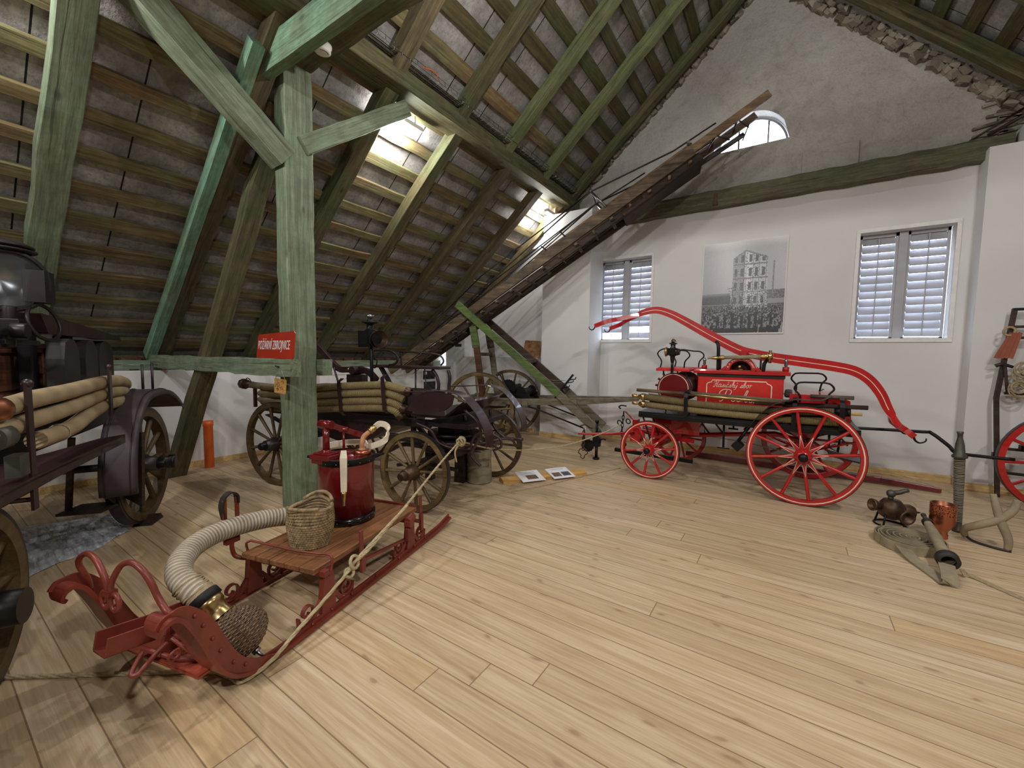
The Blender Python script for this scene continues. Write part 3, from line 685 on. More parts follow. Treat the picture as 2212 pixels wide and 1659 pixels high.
# painted frame and writing on the side of the box
yf = 5.4485+O
fr = [(-.815, .83), (-.815, 1.195), (-.80, 1.21), (-.765, 1.222), (-.755, 1.245), (-.205, 1.245), (-.195, 1.225), (-.160, 1.21), (-.150, 1.195), (-.150, .83)]
m = MB(); m.tube([(a, yf, b) for a, b in fr], 0, flat=(.003, .010, (0, 1, 0))); K(m, 'painted_frame', 'cream', parent=box)
AL = {  # cursive letters: strokes in units of the x-height, advance width
 'H': ([[(-.1, 1.5), (.1, 1.9), (.6, 1.95), (.5, 1.2), (.35, .2), (.05, -.05), (-.1, .25)], [(1.25, 2.0), (1.05, 1.2), (.95, .2), (1.1, 0), (1.3, .2)], [(.2, .9), (.7, 1.05), (1.1, 1.0)]], 1.45),
 'P': ([[(-.5, 1.1), (-.55, 1.6), (-.1, 2.05), (.6, 2.1), (1.2, 1.9), (1.2, 1.3), (.7, 1.0), (.35, 1.05)], [(.5, 1.95), (.35, 1.0), (.25, .15), (0, -.1), (-.25, 0)]], 1.45),
 'a': ([[(.8, .85), (.45, 1), (.08, .65), (.12, .12), (.4, 0), (.72, .35), (.85, .95)], [(.85, .95), (.78, .2), (.9, 0), (1.1, .2)]], 1.1),
 's': ([[(-.05, 0), (.35, .6), (.5, 1.02)], [(.5, 1.02), (.62, .55), (.62, .12), (.35, -.02), (.1, .12)], [(.55, .05), (.85, .15)]], .85),
 'i': ([[(0, .1), (.2, .95), (.15, .3), (.25, 0), (.5, .2)]], .5),
 'c': ([[(.6, .8), (.4, 1), (.1, .7), (.08, .2), (.3, 0), (.65, .2)]], .72),
 'v': ([[(.15, 1.65), (.35, 1.4), (.6, 1.7)]], 0),
 'k': ([[(0, .1), (.35, 1.1), (.5, 1.95), (.3, 1.95), (.12, 1.0), (.05, 0)], [(.1, .5), (.45, .95), (.62, .75), (.3, .5)], [(.3, .5), (.5, .1), (.7, 0), (.85, .2)]], .9),
 'y': ([[(.0, .95), (.08, .2), (.3, 0), (.6, .4), (.7, .95)], [(.7, .95), (.55, -.3), (.25, -.75), (0, -.5)], [(.45, 1.35), (.7, 1.75)]], .95),
 'b': ([[(0, .2), (.35, 1.1), (.5, 1.9), (.3, 1.9), (.1, 1.0), (.08, .15), (.35, 0), (.6, .35), (.5, .9), (.75, .85)]], .85),
 'o': ([[(.45, 1), (.1, .7), (.1, .2), (.4, 0), (.72, .35), (.65, .85), (.45, 1), (.9, .8)]], .9),
 'r': ([[(0, .9), (.2, 1.0), (.25, .5), (.2, 0)], [(.25, .55), (.45, .95), (.75, .9)]], .7),
 'e': ([[(.1, .45), (.5, .6), (.5, .95), (.3, 1.02), (.08, .6), (.12, .15), (.35, 0), (.7, .2)]], .75),
 ' ': ([], .7)}
def script(word, sz, x0, z0, r, mat, name, slope=0., gap=0.):
    ps = []; x = 0
    for ch in word:
        st, adv = AL[ch]
        if ch == 'v': x_ = x-.72
        else: x_ = x
        for s in st: ps.append([((a+x_+.22*b)*sz, b*sz) for a, b in s])
        x += (adv+gap) if ch != 'v' else 0
    strokes(ps, r, (x0, yf+.0005, z0), (1, 0, slope), (0, 0, 1), name, mat, box)
script('Hasicvsky sbor', .034, -.742, 1.165, .0034, 'cream', 'lettering', gap=.02)
script('Pecka', .066, -.655, 1.00, .0058, 'cream', 'lettering', gap=.12)
# arch with the brass dome
m = MB(); n = 20; ac = (-.465, 1.365); ro, ri = .158, .112
for k in range(n):
    a, b = PI*k/n, PI*(k+1)/n; q = lambda r, t, y: (ac[0]+r*math.cos(t), y+O, ac[1]+r*math.sin(t))
    m.add([q(ri, a, 5.41), q(ro, a, 5.41), q(ro, b, 5.41), q(ri, b, 5.41)], [(0, 1, 2, 3)])
    m.add([q(ro, a, 5.41), q(ro, a, 5.62), q(ro, b, 5.62), q(ro, b, 5.41)], [(0, 1, 2, 3)], True)
    m.add([q(ri, a, 5.41), q(ri, a, 5.62), q(ri, b, 5.62), q(ri, b, 5.41)], [(0, 1, 2, 3)], True)
for s in (-1, 1): m.prism([(s*.15, 0), (s*.215, 0), (s*.165, .05)], .12, (ac[0], 5.47+O, ac[1]))
arch = K(m, 'pump_arch', 'red')
m = MB(); m.cyl((ac[0], 5.6+O, ac[1]), (ac[0], 5.64+O, ac[1]), .155, n=28); K(m, 'cylinder', 'maroon', parent=arch)
MB().lathe([(.088, .0), (.085, -.05), (.06, -.075), (.035, -.085), (.03, -.12), (.018, -.13), (0, -.13)], (ac[0], 5.56+O, ac[1]+.0), (0, 1, 0), 24).build('pump_dome', 'bronze', arch)
MB().sphere((ac[0]-.01, 5.43+O, ac[1]+.045), .022).build('brass_knob', 'brass', arch)
wd = 'R.A.SMEKAL SLATINANY'
for i, ch in enumerate(wd):
    if ch == ' ': continue
    a = PI*(.90-.80*i/(len(wd)-1)); rr_ = (ro+ri)/2
    text(ch, .030, (ac[0]+rr_*math.cos(a), 5.4085+O, ac[1]+rr_*math.sin(a)), (math.sin(a), 0, -math.cos(a)), (math.cos(a), 0, math.sin(a)), 'arch_letter', 'cream', arch, .0008)
# lever
lv = [(-1.80, 2.09), (-1.69, 2.13), (-1.53, 2.145), (-1.35, 2.085), (-1.17, 1.985), (-.94, 1.845), (-.72, 1.715), (-.50, 1.60), (-.31, 1.55), (-.12, 1.515), (.15, 1.475), (.41, 1.435), (.59, 1.39), (.72, 1.30), (.82, 1.16), (.885, 1.01), (.93, .93)]
pth = smoothpath([(a, 0.02, b) for a, b in lv], 5)
wf = lambda t: (.035, .055+.06*math.sin(PI*min(1, max(0, t)))**.5)
m = MB(); m.tube(pth, 0, flat=(wf, 0, (0, 1, 0)))
def fork(tx, tz, fx, fz, mx, mz):
    for y in (-.28, .28):
        m.tube(smoothpath([(fx, .02, fz), (mx, y*.55, mz), (mx+(tx-mx)*.45, y*1.0, mz+(tz-mz)*.45), (tx, y*1.05, tz)], 5), 0, flat=(.03, .055, (0, 1, 0)))
fork(-2.30, 1.93, -1.78, 2.09, -2.0, 2.03); fork(1.05, .77, .92, .94, .95, .86)
lever = K(m, 'pump_lever', 'red')
for s in (-1, 1):
    m = MB(); m.tube([(p.x, .02+s*.0185, p.z) for p in pth[3:-4]], 0, flat=(.002, .007, (0, 1, 0))); K(m, 'pin_stripe', 'cream', parent=lever)
for tx, tz, d in ((-2.30, 1.93, -1), (1.05, .77, 1)):
    for y in (-.294, .294):
        m = MB(); m.tube(smoothpath([(tx-d*.01, y, tz+.03), (tx+d*.005, y, tz-.03), (tx+d*.04, y, tz-.055), (tx+d*.08, y, tz-.035), (tx+d*.085, y, tz-.005)], 5), lambda t: .011-.006*t, 8); K(m, 'lever_hook', 'black_iron', parent=lever)
m = MB(); m.b2((-.50, .0-.05, 1.36), (-.42, .09, 1.60)); m.cyl((-.46, -.14, 1.575), (-.46, .18, 1.575), .035); K(m, 'fulcrum', 'red')
for x in (-.68, -.27): K(MB().tube([(x, -.33, 1.37), (x, -.33, 1.50)], .010, 6), 'nozzle_rest', 'maroon')
for x, dx, zt in ((-.705, -.035, 1.69), (-.235, .05, 1.50)):
    m = MB(); s = 1 if dx > 0 else -1
    m.tube(smoothpath([(x-s*.005, -.36, 1.36), (x, -.36, 1.36+(zt-1.36)*.6), (x+s*.006, -.355, zt-.04), (x+dx*.6, -.34, zt), (x+dx, -.33, zt+.005 if s > 0 else zt+.01)], 5), lambda t: .019, 10)
    K(m, 'lever_rest', 'black_iron')
# branch pipe lying on top
m = MB(); m.cyl((-.66, -.42, 1.512), (-.27, -.42, 1.53), .019, .024, 14); br = K(m, 'branch_pipe', 'khaki_hose')
m = MB(); m.lathe([(0, -.15), (.010, -.15), (.013, -.145), (.009, -.12), (.018, -.09), (.022, -.06), (.015, -.03), (.024, -.02), (.026, .02), (.02, .03)], (-.66, -.42, 1.512), (1, 0, .05), 16)
m.lathe([(.024, 0), (.03, .02), (.03, .05), (.02, .06), (.02, .085)], (-.27, -.42, 1.53), (1, 0, .03), 16); m.cyl((-.18, -.42, 1.46), (-.18, -.42, 1.60), .016); m.cyl((-.18, -.42, 1.50), (-.18, -.42, 1.57), .028); K(m, 'pipe_fitting', 'brass', parent=br)
for x in (-.86, -.03):
    m = MB(); m.cyl((x, -.30, 1.37), (x, -.30, 1.42), .032); o = K(m, 'valve', 'red'); MB().lathe([(.012, 0), (.018, .02), (.014, .04), (.02, .06), (.014, .085), (0, .09)], (x, -.30, 1.42), n=14).build('valve_stem', 'steel', o)
# driver's seats with rails, standing over the reel
def seat(x0, x1, y0, y1, z, rail_r):
    m = MB(); m.b2((x0, y0, z), (x1, y1, z+.035)); m.b2((x0+.02, y0+.01, z+.035), (x1-.02, y1-.01, z+.045)); st = K(m, 'seat', 'red_bright', .014)
    for y in (y0+.02,):
        m = MB(); a, b = x0+.05, x1-.04; zt = z+.045
        m.tube(smoothpath([(a, y, zt), (a+.01, y, zt+.08), (a-.04, y, zt+.17), (a+.01, y, zt+.225), (a+.1, y, zt+.235)], 6)+smoothpath([(b-.1, y, zt+.215), (b-.01, y, zt+.205), (b+.03, y, zt+.15), (b-.02, y, zt+.08), (b-.03, y, zt)], 6), rail_r, 8)
        K(m, 'seat_rail', 'black_iron', parent=st)
    m = MB()
    for x in (x0+.06, x1-.06): m.tube([(x, (y0+y1)/2, z), (x+.05, (y0+y1)/2, .82)], .010, 6)
    K(m, 'seat_stay', 'maroon', parent=st)
seat(-1.40, -1.00, -.44, -.16, 1.335, .0085); seat(-1.35, -.93, .12, .40, 1.335, .0085)
# hose reel
m = MB(); m.cyl((-1.19, -.40, 1.12), (-1.19, -.36, 1.12), .195, n=36); m.cyl((-1.19, -.36, 1.12), (-1.19, .34, 1.12), .15, n=28); rl = K(m, 'hose_reel', 'deep_red')
m = MB(); m.cyl((-1.19, .34, 1.12), (-1.19, .38, 1.12), .2, n=36); K(m, 'reel_flange', 'deep_red', parent=rl)
m = MB(); m.lathe([(.172, -.4025), (.180, -.4025)], (-1.19, 0, 1.12), (0, 1, 0), 40); K(m, 'pin_stripe', 'cream', parent=rl)
m = MB()
for a in (2.2, 2.6, 3.0): m.cyl((-1.19+.2*math.cos(a), -.38, 1.12+.2*math.sin(a)), (-1.19+.225*math.cos(a), -.38, 1.12+.225*math.sin(a)), .014, n=10)
K(m, 'reel_peg', 'maroon', parent=rl)
# lantern
lx, ly = -1.20, -.46
m = MB(); m.cyl((lx, ly, 1.30), (lx, ly, 1.44), .016); m.lathe([(.018, 1.44), (.024, 1.47), (.03, 1.52), (.05, 1.535)], (lx, ly, 0)); m.box((lx-.01, ly, 1.575), (.10, .085, .085)); m.cyl((lx+.04, ly, 1.575), (lx+.085, ly, 1.575), .048, .035)
m.lathe([(.04, 1.617), (.028, 1.635), (.03, 1.665), (.03, 1.672), (.052, 1.668), (.045, 1.682), (.02, 1.69), (.012, 1.70), (0, 1.70)], (lx, ly, 0)); lt = K(m, 'lantern', 'black_gloss', .003)
m = MB(); m.lathe([(.042, 1.70), (.030, 1.715), (.008, 1.735), (0, 1.737)], (lx, ly, 0)); m.lathe([(.044, -.075), (.060, -.085), (.058, -.07), (.044, -.058)], (lx, ly, 1.575), (1, 0, 0)); K(m, 'brass_fitting', 'brass', parent=lt)
# hoses and poles strapped along the near side
def hose(pts, r, mat, name='suction_hose', **k):
    m = MB(); m.tube(smoothpath(pts, 6), r, 14); return K(m, name, mat, **k)
ys = -.53
h1 = hose([(-1.50, ys, 1.00), (-1.0, ys, .965), (-.5, ys, .95), (.0, ys, .955), (.50, ys, .99)], .040, 'olive_hose')
h2 = hose([(-1.50, ys+.02, .905), (-1.0, ys+.01, .885), (-.5, ys, .87), (.0, ys, .865), (.50, ys, .88)], .040, 'ribbed_hose')
hose([(-1.48, ys+.09, 1.00), (-.5, ys+.09, .93), (.52, ys+.09, .98)], .042, 'olive_hose'); hose([(-1.46, ys+.09, .91), (-.5, ys+.09, .865), (.50, ys+.09, .88)], .04, 'olive_hose')
for z, y, h in ((1.00, ys, h1), (.905, ys+.02, h2)):
    m = MB(); m.lathe([(.043, 0), (.048, -.01), (.048, -.03), (.042, -.04), (.030, -.07), (.016, -.09), (.020, -.10), (.026, -.13), (.020, -.16), (0, -.165)], (-1.50, y, z), (1, 0, -.06), 18); K(m, 'brass_coupling', 'brass', parent=h)
m = MB(); m.cyl((-1.60, ys-.01, 1.085), (-1.0, ys-.01, 1.075), .021); K(m, 'branch_pipe', 'old_wood')
m = MB(); m.cyl((-1.15, ys-.012, 1.075), (-.02, ys-.012, 1.035), .0175); K(m, 'brass_pole', 'brass')
m = MB(); m.cyl((-1.0, ys+.05, 1.09), (.1, ys+.05, 1.055), .015); K(m, 'pole', 'grey_wood')
m = MB(); m.cyl((-.3, ys, 1.02), (.66, ys-.01, 1.045), .022); K(m, 'pole', 'dark_wood')
m = MB(); m.cyl((.2, ys+.1, 1.12), (.56, ys+.1, 1.125), .020); K(m, 'pole', 'old_wood')
m = MB(); m.cyl((.2, ys, .97), (.62, ys, .975), .017); K(m, 'pole', 'fresh_wood')
m = MB(); m.cyl((.40, ys, .985), (.50, ys, .985), .047); m.cyl((.50, ys, .985), (.53, ys, .985), .04); K(m, 'coupling', 'black_iron')
for x, z0 in ((-1.00, .82), (.07, .80), (.46, .82)):
    m = MB(); m.tube(smoothpath([(x, ys-.055, z0-.02), (x, ys-.055, z0+.1), (x, ys-.05, z0+.26), (x+.0, ys+.05, z0+.30)], 3), 0, flat=(.04, .006, (1, 0, 0))); K(m, 'strap', 'black_iron')
# rear deck, rails and mudguards
m = MB(); m.prism([(.02, .84), (.56, .86), (.54, 1.085), (.44, 1.125), (.02, 1.13)], .72, (0, .0, 0)); K(m, 'rear_locker', 'red', .006)
m = MB(); m.b2((-.03, -.30, 1.08), (.05, .3, 1.14)); K(m, 'cushion', 'dark_leather', .02)
for y, z, x in ((-.38, 1.05, 0), (.30, 1.13, -.03)):
    m = MB(); m.tube(smoothpath([(.115+x, y, z), (.11+x, y, z+.07), (.06+x, y, z+.14), (.09+x, y, z+.20), (.14+x, y, z+.212)], 6)+smoothpath([(.32+x, y, z+.215), (.37+x, y, z+.20), (.40+x, y, z+.15), (.36+x, y, z+.09), (.345+x, y, z)], 6), .0095, 8); K(m, 'hand_rail', 'black_iron')
for y in (-.60, .60):
    m = MB(); m.tube(smoothpath([(-.36, y, .72), (-.24, y, .90), (-.12, y, 1.02), (.05, y, 1.085), (.22, y, 1.09), (.30, y, 1.10), (.37, y, 1.145)], 6), 0, flat=(.14, .005, (0, 1, 0))); K(m, 'mudguard', 'dark_metal')
# under the frame: step rods, brake gear
m = MB(); y = -.42
m.tube([(-.60, y, .75), (-.595, y, .46)], .012, 8); m.tube([(-.66, y, .45), (-.53, y, .452)], .007, 6)
K(m, 'step_rod', 'black_iron')
m = MB(); m.tube([(-.50, y, .75), (-.50, y, .69)], .010, 8); m.tube([(-.55, y, .69), (-.45, y, .69)], .010, 8); K(m, 'step_rod', 'black_iron')
m = MB(); m.tube([(-.33, -.45, .76), (-.40, -.45, .63), (-.46, -.47, .53)], .018, 8); m.box((-.44, -.5, .52), (.09, .14, .09), m=Matrix.Rotation(.7, 3, 'Y')); m.tube([(-.36, .5, .75), (-.45, .5, .55)], .018, 8); K(m, 'brake_block', 'black_iron')
m = MB(); m.tube([(.38, -.44, .82), (.385, -.44, .60), (.46, -.44, .56), (.48, -.44, .82)], .011, 8); m.box((.53, -.34, .50), (.28, .30, .015), m=Matrix.Rotation(.15, 3, 'Y')); K(m, 'rear_step', 'dark_metal')
m = MB(); m.tube(smoothpath([(.30, .10, .74), (.70, .14, .755), (1.20, .2, .765), (1.27, .2, .76), (1.38, .1, .66), (1.42, .0, .61), (1.60, .0, .600), (1.80, .0, .60)], 5), .017, 8); K(m, 'tow_bar', 'black_iron')
# front: splinter bar, hooks, chain
m = MB(); m.b2((-1.80, -.12, .33), (-1.66, .12, .46)); m.tube([(-1.75, -.12, .45), (-1.90, -.25, .44), (-2.20, -.52, .44), (-2.36, -.62, .44)], lambda t: .024-.012*t, 8); m.tube([(-1.75, .1, .55), (-1.9, .25, .60), (-2.05, .42, .66)], .014, 8)
m.b2((-1.80, -.03, .44), (-1.74, .12, .62)); K(m, 'splinter_bar', 'red')
def link_chain(m, p, q, n, r, w):
    p, q = V(p), V(q)
    for i in range(n):
        c = p+(q-p)*((i+.5)/n); L = (q-p).length/n*.68; d, y, z = frame(q-p); y = y if i % 2 else z
        m.tube([c+d*L*math.cos(a)+y*w*math.sin(a) for a in [2*PI*k/10 for k in range(10)]], r, 5, closed=True)
m = MB(); link_chain(m, (-2.08, .42, .66), (-2.10, .40, .30), 6, .006, .017); m.tube(smoothpath([(-2.10, .4, .30), (-2.06, .4, .22), (-2.02, .4, .16), (-2.05, .4, .12)], 4), .008, 6); K(m, 'chain', 'black_iron')
m = MB()
for x, y, z in ((-1.95, -.14, .575), (-1.84, -.10, .60)): m.torus((x, y, z), .034, .008, (.3, 1, .2), 16, 6)
m.tube(smoothpath([(-2.13, .42, .70), (-2.16, .42, .73), (-2.12, .42, .755), (-2.04, .42, .75)], 4), .011, 6)
K(m, 'hook', 'black_iron')
m = MB(); m.bar((-2.05, .0, .155), (-1.0, .05, .13), .06, .05); K(m, 'black_pole', 'black_iron')
# red shaft lying on the floor along the wall
m = MB(); m.bar((-1.25, 6.72, .05), (1.0, 6.66, .052), .085, .07); m.bar((1.0, 6.66, .052), (1.52, 6.60, .035), .085, .07, w1=.05, h1=.05)
tag(m.build('drawbar', 'deep_red', bevel=.006), 'long dark red wooden shaft lying on the floor along the white wall', 'drawbar')
# ================================================================ WOODEN LADDER WAGON
gl_ = thing('ladder_wagon', 'old wooden two-wheeled wagon with a lime-green bracing frame under the raised ladder', 'wagon', (-4.1, 5.18, 0), math.radians(13.7))
K = Kit(gl_); RM = ('wheel_wood', 'dark_metal', 'black_iron', 'dark_metal')
make_wheel(gl_, 'wheel', (0, 0, .612), .612, 12, .05, .055, .07, .3, RM, spoke=(.02, .015, .018), phase=.2)
make_wheel(gl_, 'wheel', (0, 1.43, .612), .612, 12, .05, .055, .07, .3, RM, flip=True, spoke=(.02, .015, .018), phase=.4)
m = MB(); m.b2((-.06, .1, .55), (.06, 1.33, .66)); m.cyl((0, 0, .612), (0, 1.43, .612), .022, n=10); K(m, 'axle', 'dark_wood', .006)
for y0, y1 in ((.35, .60), (1.05, .78)):
    m = MB(); m.bar((-.55, y0, .735), (.6, y0, .745), .07, .10); m.bar((.6, y0, .745), (1.5, y0+(y1-y0)*.35, .785), .07, .10); m.bar((1.5, y0+(y1-y0)*.35, .785), (2.42, y1, .855), .07, .10, w1=.05, h1=.045); K(m, 'side_beam', 'grey_wood', .006)
m = MB(); m.b2((-.5, .3, .70), (-.40, 1.1, .78)); m.b2((.62, .3, .67), (.72, 1.1, .75)); m.b2((-.25, .28, .66), (.35, 1.12, .70)); K(m, 'cross_beam', 'grey_wood', .005)
for k, y in enumerate((.38, 1.02)):
    m = MB(); m.bar((-.60, y, 2.36), (1.22, y, .89), .075, .115); K(m, 'diagonal_brace', 'lime_timber' if k == 0 else 'dark_wood', .005, label='lime green brace' if k == 0 else 'dark weathered brace')
    m = MB(); m.bar((1.22, y, .89), (1.85, y, .335), .075, .115); K(m, 'brace_foot', 'grey_wood', .005)
    m = MB(); m.bar((-.30, y, 1.98), (-.235, y, 1.62), .06, .12, up=(1, 0, 0)); K(m, 'upright', 'lime_timber' if k == 0 else 'dark_wood', .004)
    m = MB(); m.bar((-.235, y, 1.66), (-.10, y, .78), .055, .10, up=(1, 0, 0)); K(m, 'upright', 'red_brown_wood' if k == 0 else 'grey_wood', .004)
for a, b in (((-.26, .38, 1.48), (-.20, 1.02, 1.54)), ((.58, .40, 1.38), (.66, 1.0, 1.44))): K(MB().b2(a, b), 'cross_piece', 'old_wood', .004)
for y in (.36, 1.03):
    m = MB(); m.tube([(.5, y, .69), (.8, y, .66), (1.62, y, .39)], .013, 6); K(m, 'tie_rod', 'black_iron')
# winch
def gear(m, c, R, t, nt=22, ax=(0, 1, 0)):
    m.cyl(V(c)-V(ax)*t/2, V(c)+V(ax)*t/2, R, n=26); d, y, z = frame(ax)
    for i in range(nt):
        a = 2*PI*i/nt; q = V(c)+(y*math.cos(a)+z*math.sin(a))*R; m.box(q, (R*.16, t, R*.16), m=Matrix(((y*math.cos(a)+z*math.sin(a)), d, (z*math.cos(a)-y*math.sin(a)))).transposed())
m = MB(); gear(m, (.34, .42, .96), .13, .03); gear(m, (.54, .46, .90), .085, .03, 16); gear(m, (.60, .9, .90), .08, .03, 16); m.cyl((.34, .40, .96), (.34, 1.0, .96), .04); m.cyl((.56, .45, .88), (.56, .95, .88), .055); m.b2((.20, .40, .78), (.70, .47, .87)); m.b2((.20, .93, .78), (.70, 1.0, .87))
w_ = K(m, 'winch', 'black_iron')
m = MB()
for i in range(14): m.torus((.56, .52+i*.03, .88), .062, .012, (.0, 1, .12), 14, 5)
K(m, 'winch_rope', 'dark_metal', parent=w_)
m = MB(); m.tube([(.34, .36, .96), (.22, .34, 1.18)], .012, 6); m.cyl((.22, .34, 1.18), (.22, .24, 1.185), .02); m.sphere((.22, .23, 1.185), .026); K(m, 'crank', 'dark_wood', parent=w_)
m = MB(); m.tube([(1.10, .7, .82), (1.22, .7, 1.0), (1.37, .7, 1.20)], 0, flat=(.05, .03, (0, 1, 0))); m.prism([(1.06, .80), (1.24, .80), (1.24, .9), (1.2, .97)], .06, (0, .7, 0))
for a, b in ((1.30, 1.08), (1.34, 1.13), (1.24, 1.0)): m.tube([(a-.02, .7, b-.02), (a+.07, .7, b+.0), (a+.075, .7, b+.03)], .009, 6)
K(m, 'iron_bracket', 'black_iron')
for z in (1.08, 1.04):
    m = MB(); m.tube(smoothpath([(.72, .38, z+.13), (1.0, .55, z+.03), (1.25, .68, z+.02)], 4), .003, 4); K(m, 'wire', 'steel')
# screw jack and chains at the front foot
m = MB(); m.cyl((1.88, .03, .0), (1.88, .03, .03), .045); m.cyl((1.88, .03, .03), (1.88, .03, .20), .022); m.box((1.88, .05, .26), (.11, .10, .13)); m.cyl((1.88, .03, .30), (1.88, .03, .56), .018); m.cyl((1.88, .03, .54), (1.88, .03, .58), .026)
m.box((1.86, .2, .34), (.07, .42, .05)); K(m, 'screw_jack', 'black_iron')
m = MB(); gear(m, (1.76, .0, .20), .085, .04, 14); m.torus((1.98, .0, .27), .045, .012, (0, 1, 0), 14, 6, -.5, 2.4); K(m, 'jack_gear', 'black_iron')
m = MB(); link_chain(m, (1.72, -.14, .47), (1.72, -.15, .16), 8, .007, .018); link_chain(m, (1.73, -.12, .44), (1.70, -.12, .2), 6, .006, .016); m.tube(smoothpath([(1.66, -.14, .50), (1.73, -.1, .52), (1.79, -.12, .49), (1.78, .2, .42)], 4), .009, 6)
m.tube(smoothpath([(1.715, -.16, .04), (1.69, -.165, .055), (1.69, -.16, .09), (1.655, -.16, .12), (1.675, -.16, .17), (1.72, -.16, .185), (1.765, -.16, .17), (1.785, -.16, .12), (1.745, -.16, .09), (1.74, -.165, .055)], 4, True), .007, 6, closed=True); m.b2((1.712, -.163, .185), (1.722, -.155, .24))
K(m, 'chain', 'bronze')

# extension ladder resting on the frame -------------------------------------
ld = thing('extension_ladder', 'very long old wooden extension ladder rising from the lower left to the half-round window', 'ladder', (-4.1, 5.18, 0), math.radians(13.7))
K = Kit(ld)
S = V((5.95, 0, 3.78)).normalized(); N_ = V((-S.z, 0, S.x)); B0 = V((-2.0, 0, 1.20))
def LP(s, y, n=0): p = B0+S*s+N_*n; return (p.x, y, p.z)
LL = (V((3.93, 0, 5.0))-B0).length
# s=0 bottom .. s~7.05 top
for k, y in enumerate((.45, .97)):
    m = MB(); m.bar(LP(-.05, y), LP(5.95, y), .05, .15, up=N_); K(m, 'stringer', 'old_wood', .004)
    m = MB(); m.bar(LP(.3, y+(.055 if k == 0 else -.055), -.13), LP(5.7, y+(.055 if k == 0 else -.055), -.13), .045, .10, up=N_); K(m, 'lower_stringer', 'dark_wood', .004)
    m = MB(); m.bar(LP(3.3, y+(.06 if k == 0 else -.06), .09), LP(6.0, y+(.06 if k == 0 else -.06), .09), .04, .07, up=N_); K(m, 'upper_stringer', 'amber_wood', .004)
for y, e in ((.50, 0), (.90, -.1)):
    m = MB(); m.bar(LP(5.0, y, .03), LP(LL+e, y, .03), .045, .115, up=N_, h1=.10); K(m, 'top_section_stringer', 'amber_wood' if e == 0 else 'old_wood', .004)
m = MB()
R = random.Random(4)
for i in range(19):
    s = .25+i*.31
    m = MB(); m.cyl(LP(s, .39, -.13), LP(s, 1.03, -.13), .019, n=8) if i % 2 else m.bar(LP(s, .385, -.13), LP(s, 1.035, -.13), .05, .026, up=N_); K(m, 'rung', 'amber_wood' if i > 14 else 'old_wood')
for i in range(5):
    m = MB(); m.cyl(LP(5.3+i*.33, .48, .03), LP(5.3+i*.33, .92, .03), .015, n=8); K(m, 'rung', 'old_wood')
m = MB(); m.box(LP(5.55, .71, -.13), (.9, .50, .10), m=Matrix((S, (0, 1, 0), N_)).transposed()); m.box(LP(5.0, .71, -.17), (.5, .52, .05), m=Matrix((S, (0, 1, 0), N_)).transposed()); K(m, 'pulley_housing', 'dark_wood', .01)
m = MB(); m.tube([LP(.35, .46, -.3), LP(3.0, .46, -.26), LP(5.4, .46, -.2)], .004, 4); K(m, 'hoist_rope', 'black')
# truss rods above
for k, (y, h) in enumerate(((.45, .42), (.97, .42))):
    m = MB(); m.tube([LP(1.0, y, .10), LP(2.2, y, .20), LP(4.55, y, h), LP(5.75, y, .16), LP(6.35, y, .12)], .0115, 6); m.tube([LP(.9, y, .06), LP(2.6, y, .12), LP(4.4, y, .22), LP(5.3, y, .15)], .010, 6)
    K(m, 'truss_rod', 'dark_metal')
    m = MB(); m.tube([LP(4.62, y, .06), LP(4.55, y, h)], .020, 6); K(m, 'rod_strut', 'steel')
    m = MB(); m.tube([LP(3.9, y, .06), LP(3.86, y, .21)], .013, 6); m.tube([LP(3.55, y, .06), LP(3.5, y, .19)], .013, 6); K(m, 'rod_strut', 'dark_metal')
    m = MB(); m.tube([LP(1.6, y, .05), LP(1.45, y, .26), LP(2.4, y, .40), LP(4.5, y, h)], .010, 6); m.tube([LP(.9, y, .05), LP(.85, y, .25), LP(1.5, y, .3)], .012, 6); K(m, 'rod_bow', 'black_iron')
m = MB(); m.cyl(LP(4.55, .42, .42), LP(4.55, 1.0, .42), .012); m.cyl(LP(5.95, .40, .12), LP(5.95, 1.0, .12), .02); K(m, 'cross_bar', 'steel')
m = MB(); m.tube([LP(LL-.18, .9, .02), LP(LL-.40, .9, -.16)], .010, 6); m.bar(LP(5.9, .7, -.14), LP(LL-.42, .7, -.16), .07, .05, up=N_); m.tube([LP(5.9, .5, -.06), LP(6.1, .5, -.1), LP(6.25, .5, -.03)], .01, 6); m.tube([LP(6.3, .5, -.03), LP(6.42, .6, -.14)], .01, 6); m.tube([LP(6.6, .5, -.03), LP(6.68, .6, -.15)], .01, 6)
K(m, 'guide_bracket', 'dark_metal')
m = MB(); m.tube([LP(1.5, .44, -.2), LP(1.42, .44, -.34)], .01, 6); m.box(LP(1.42, .44, -.36), (.10, .05, .05)); K(m, 'pawl', 'black_iron')

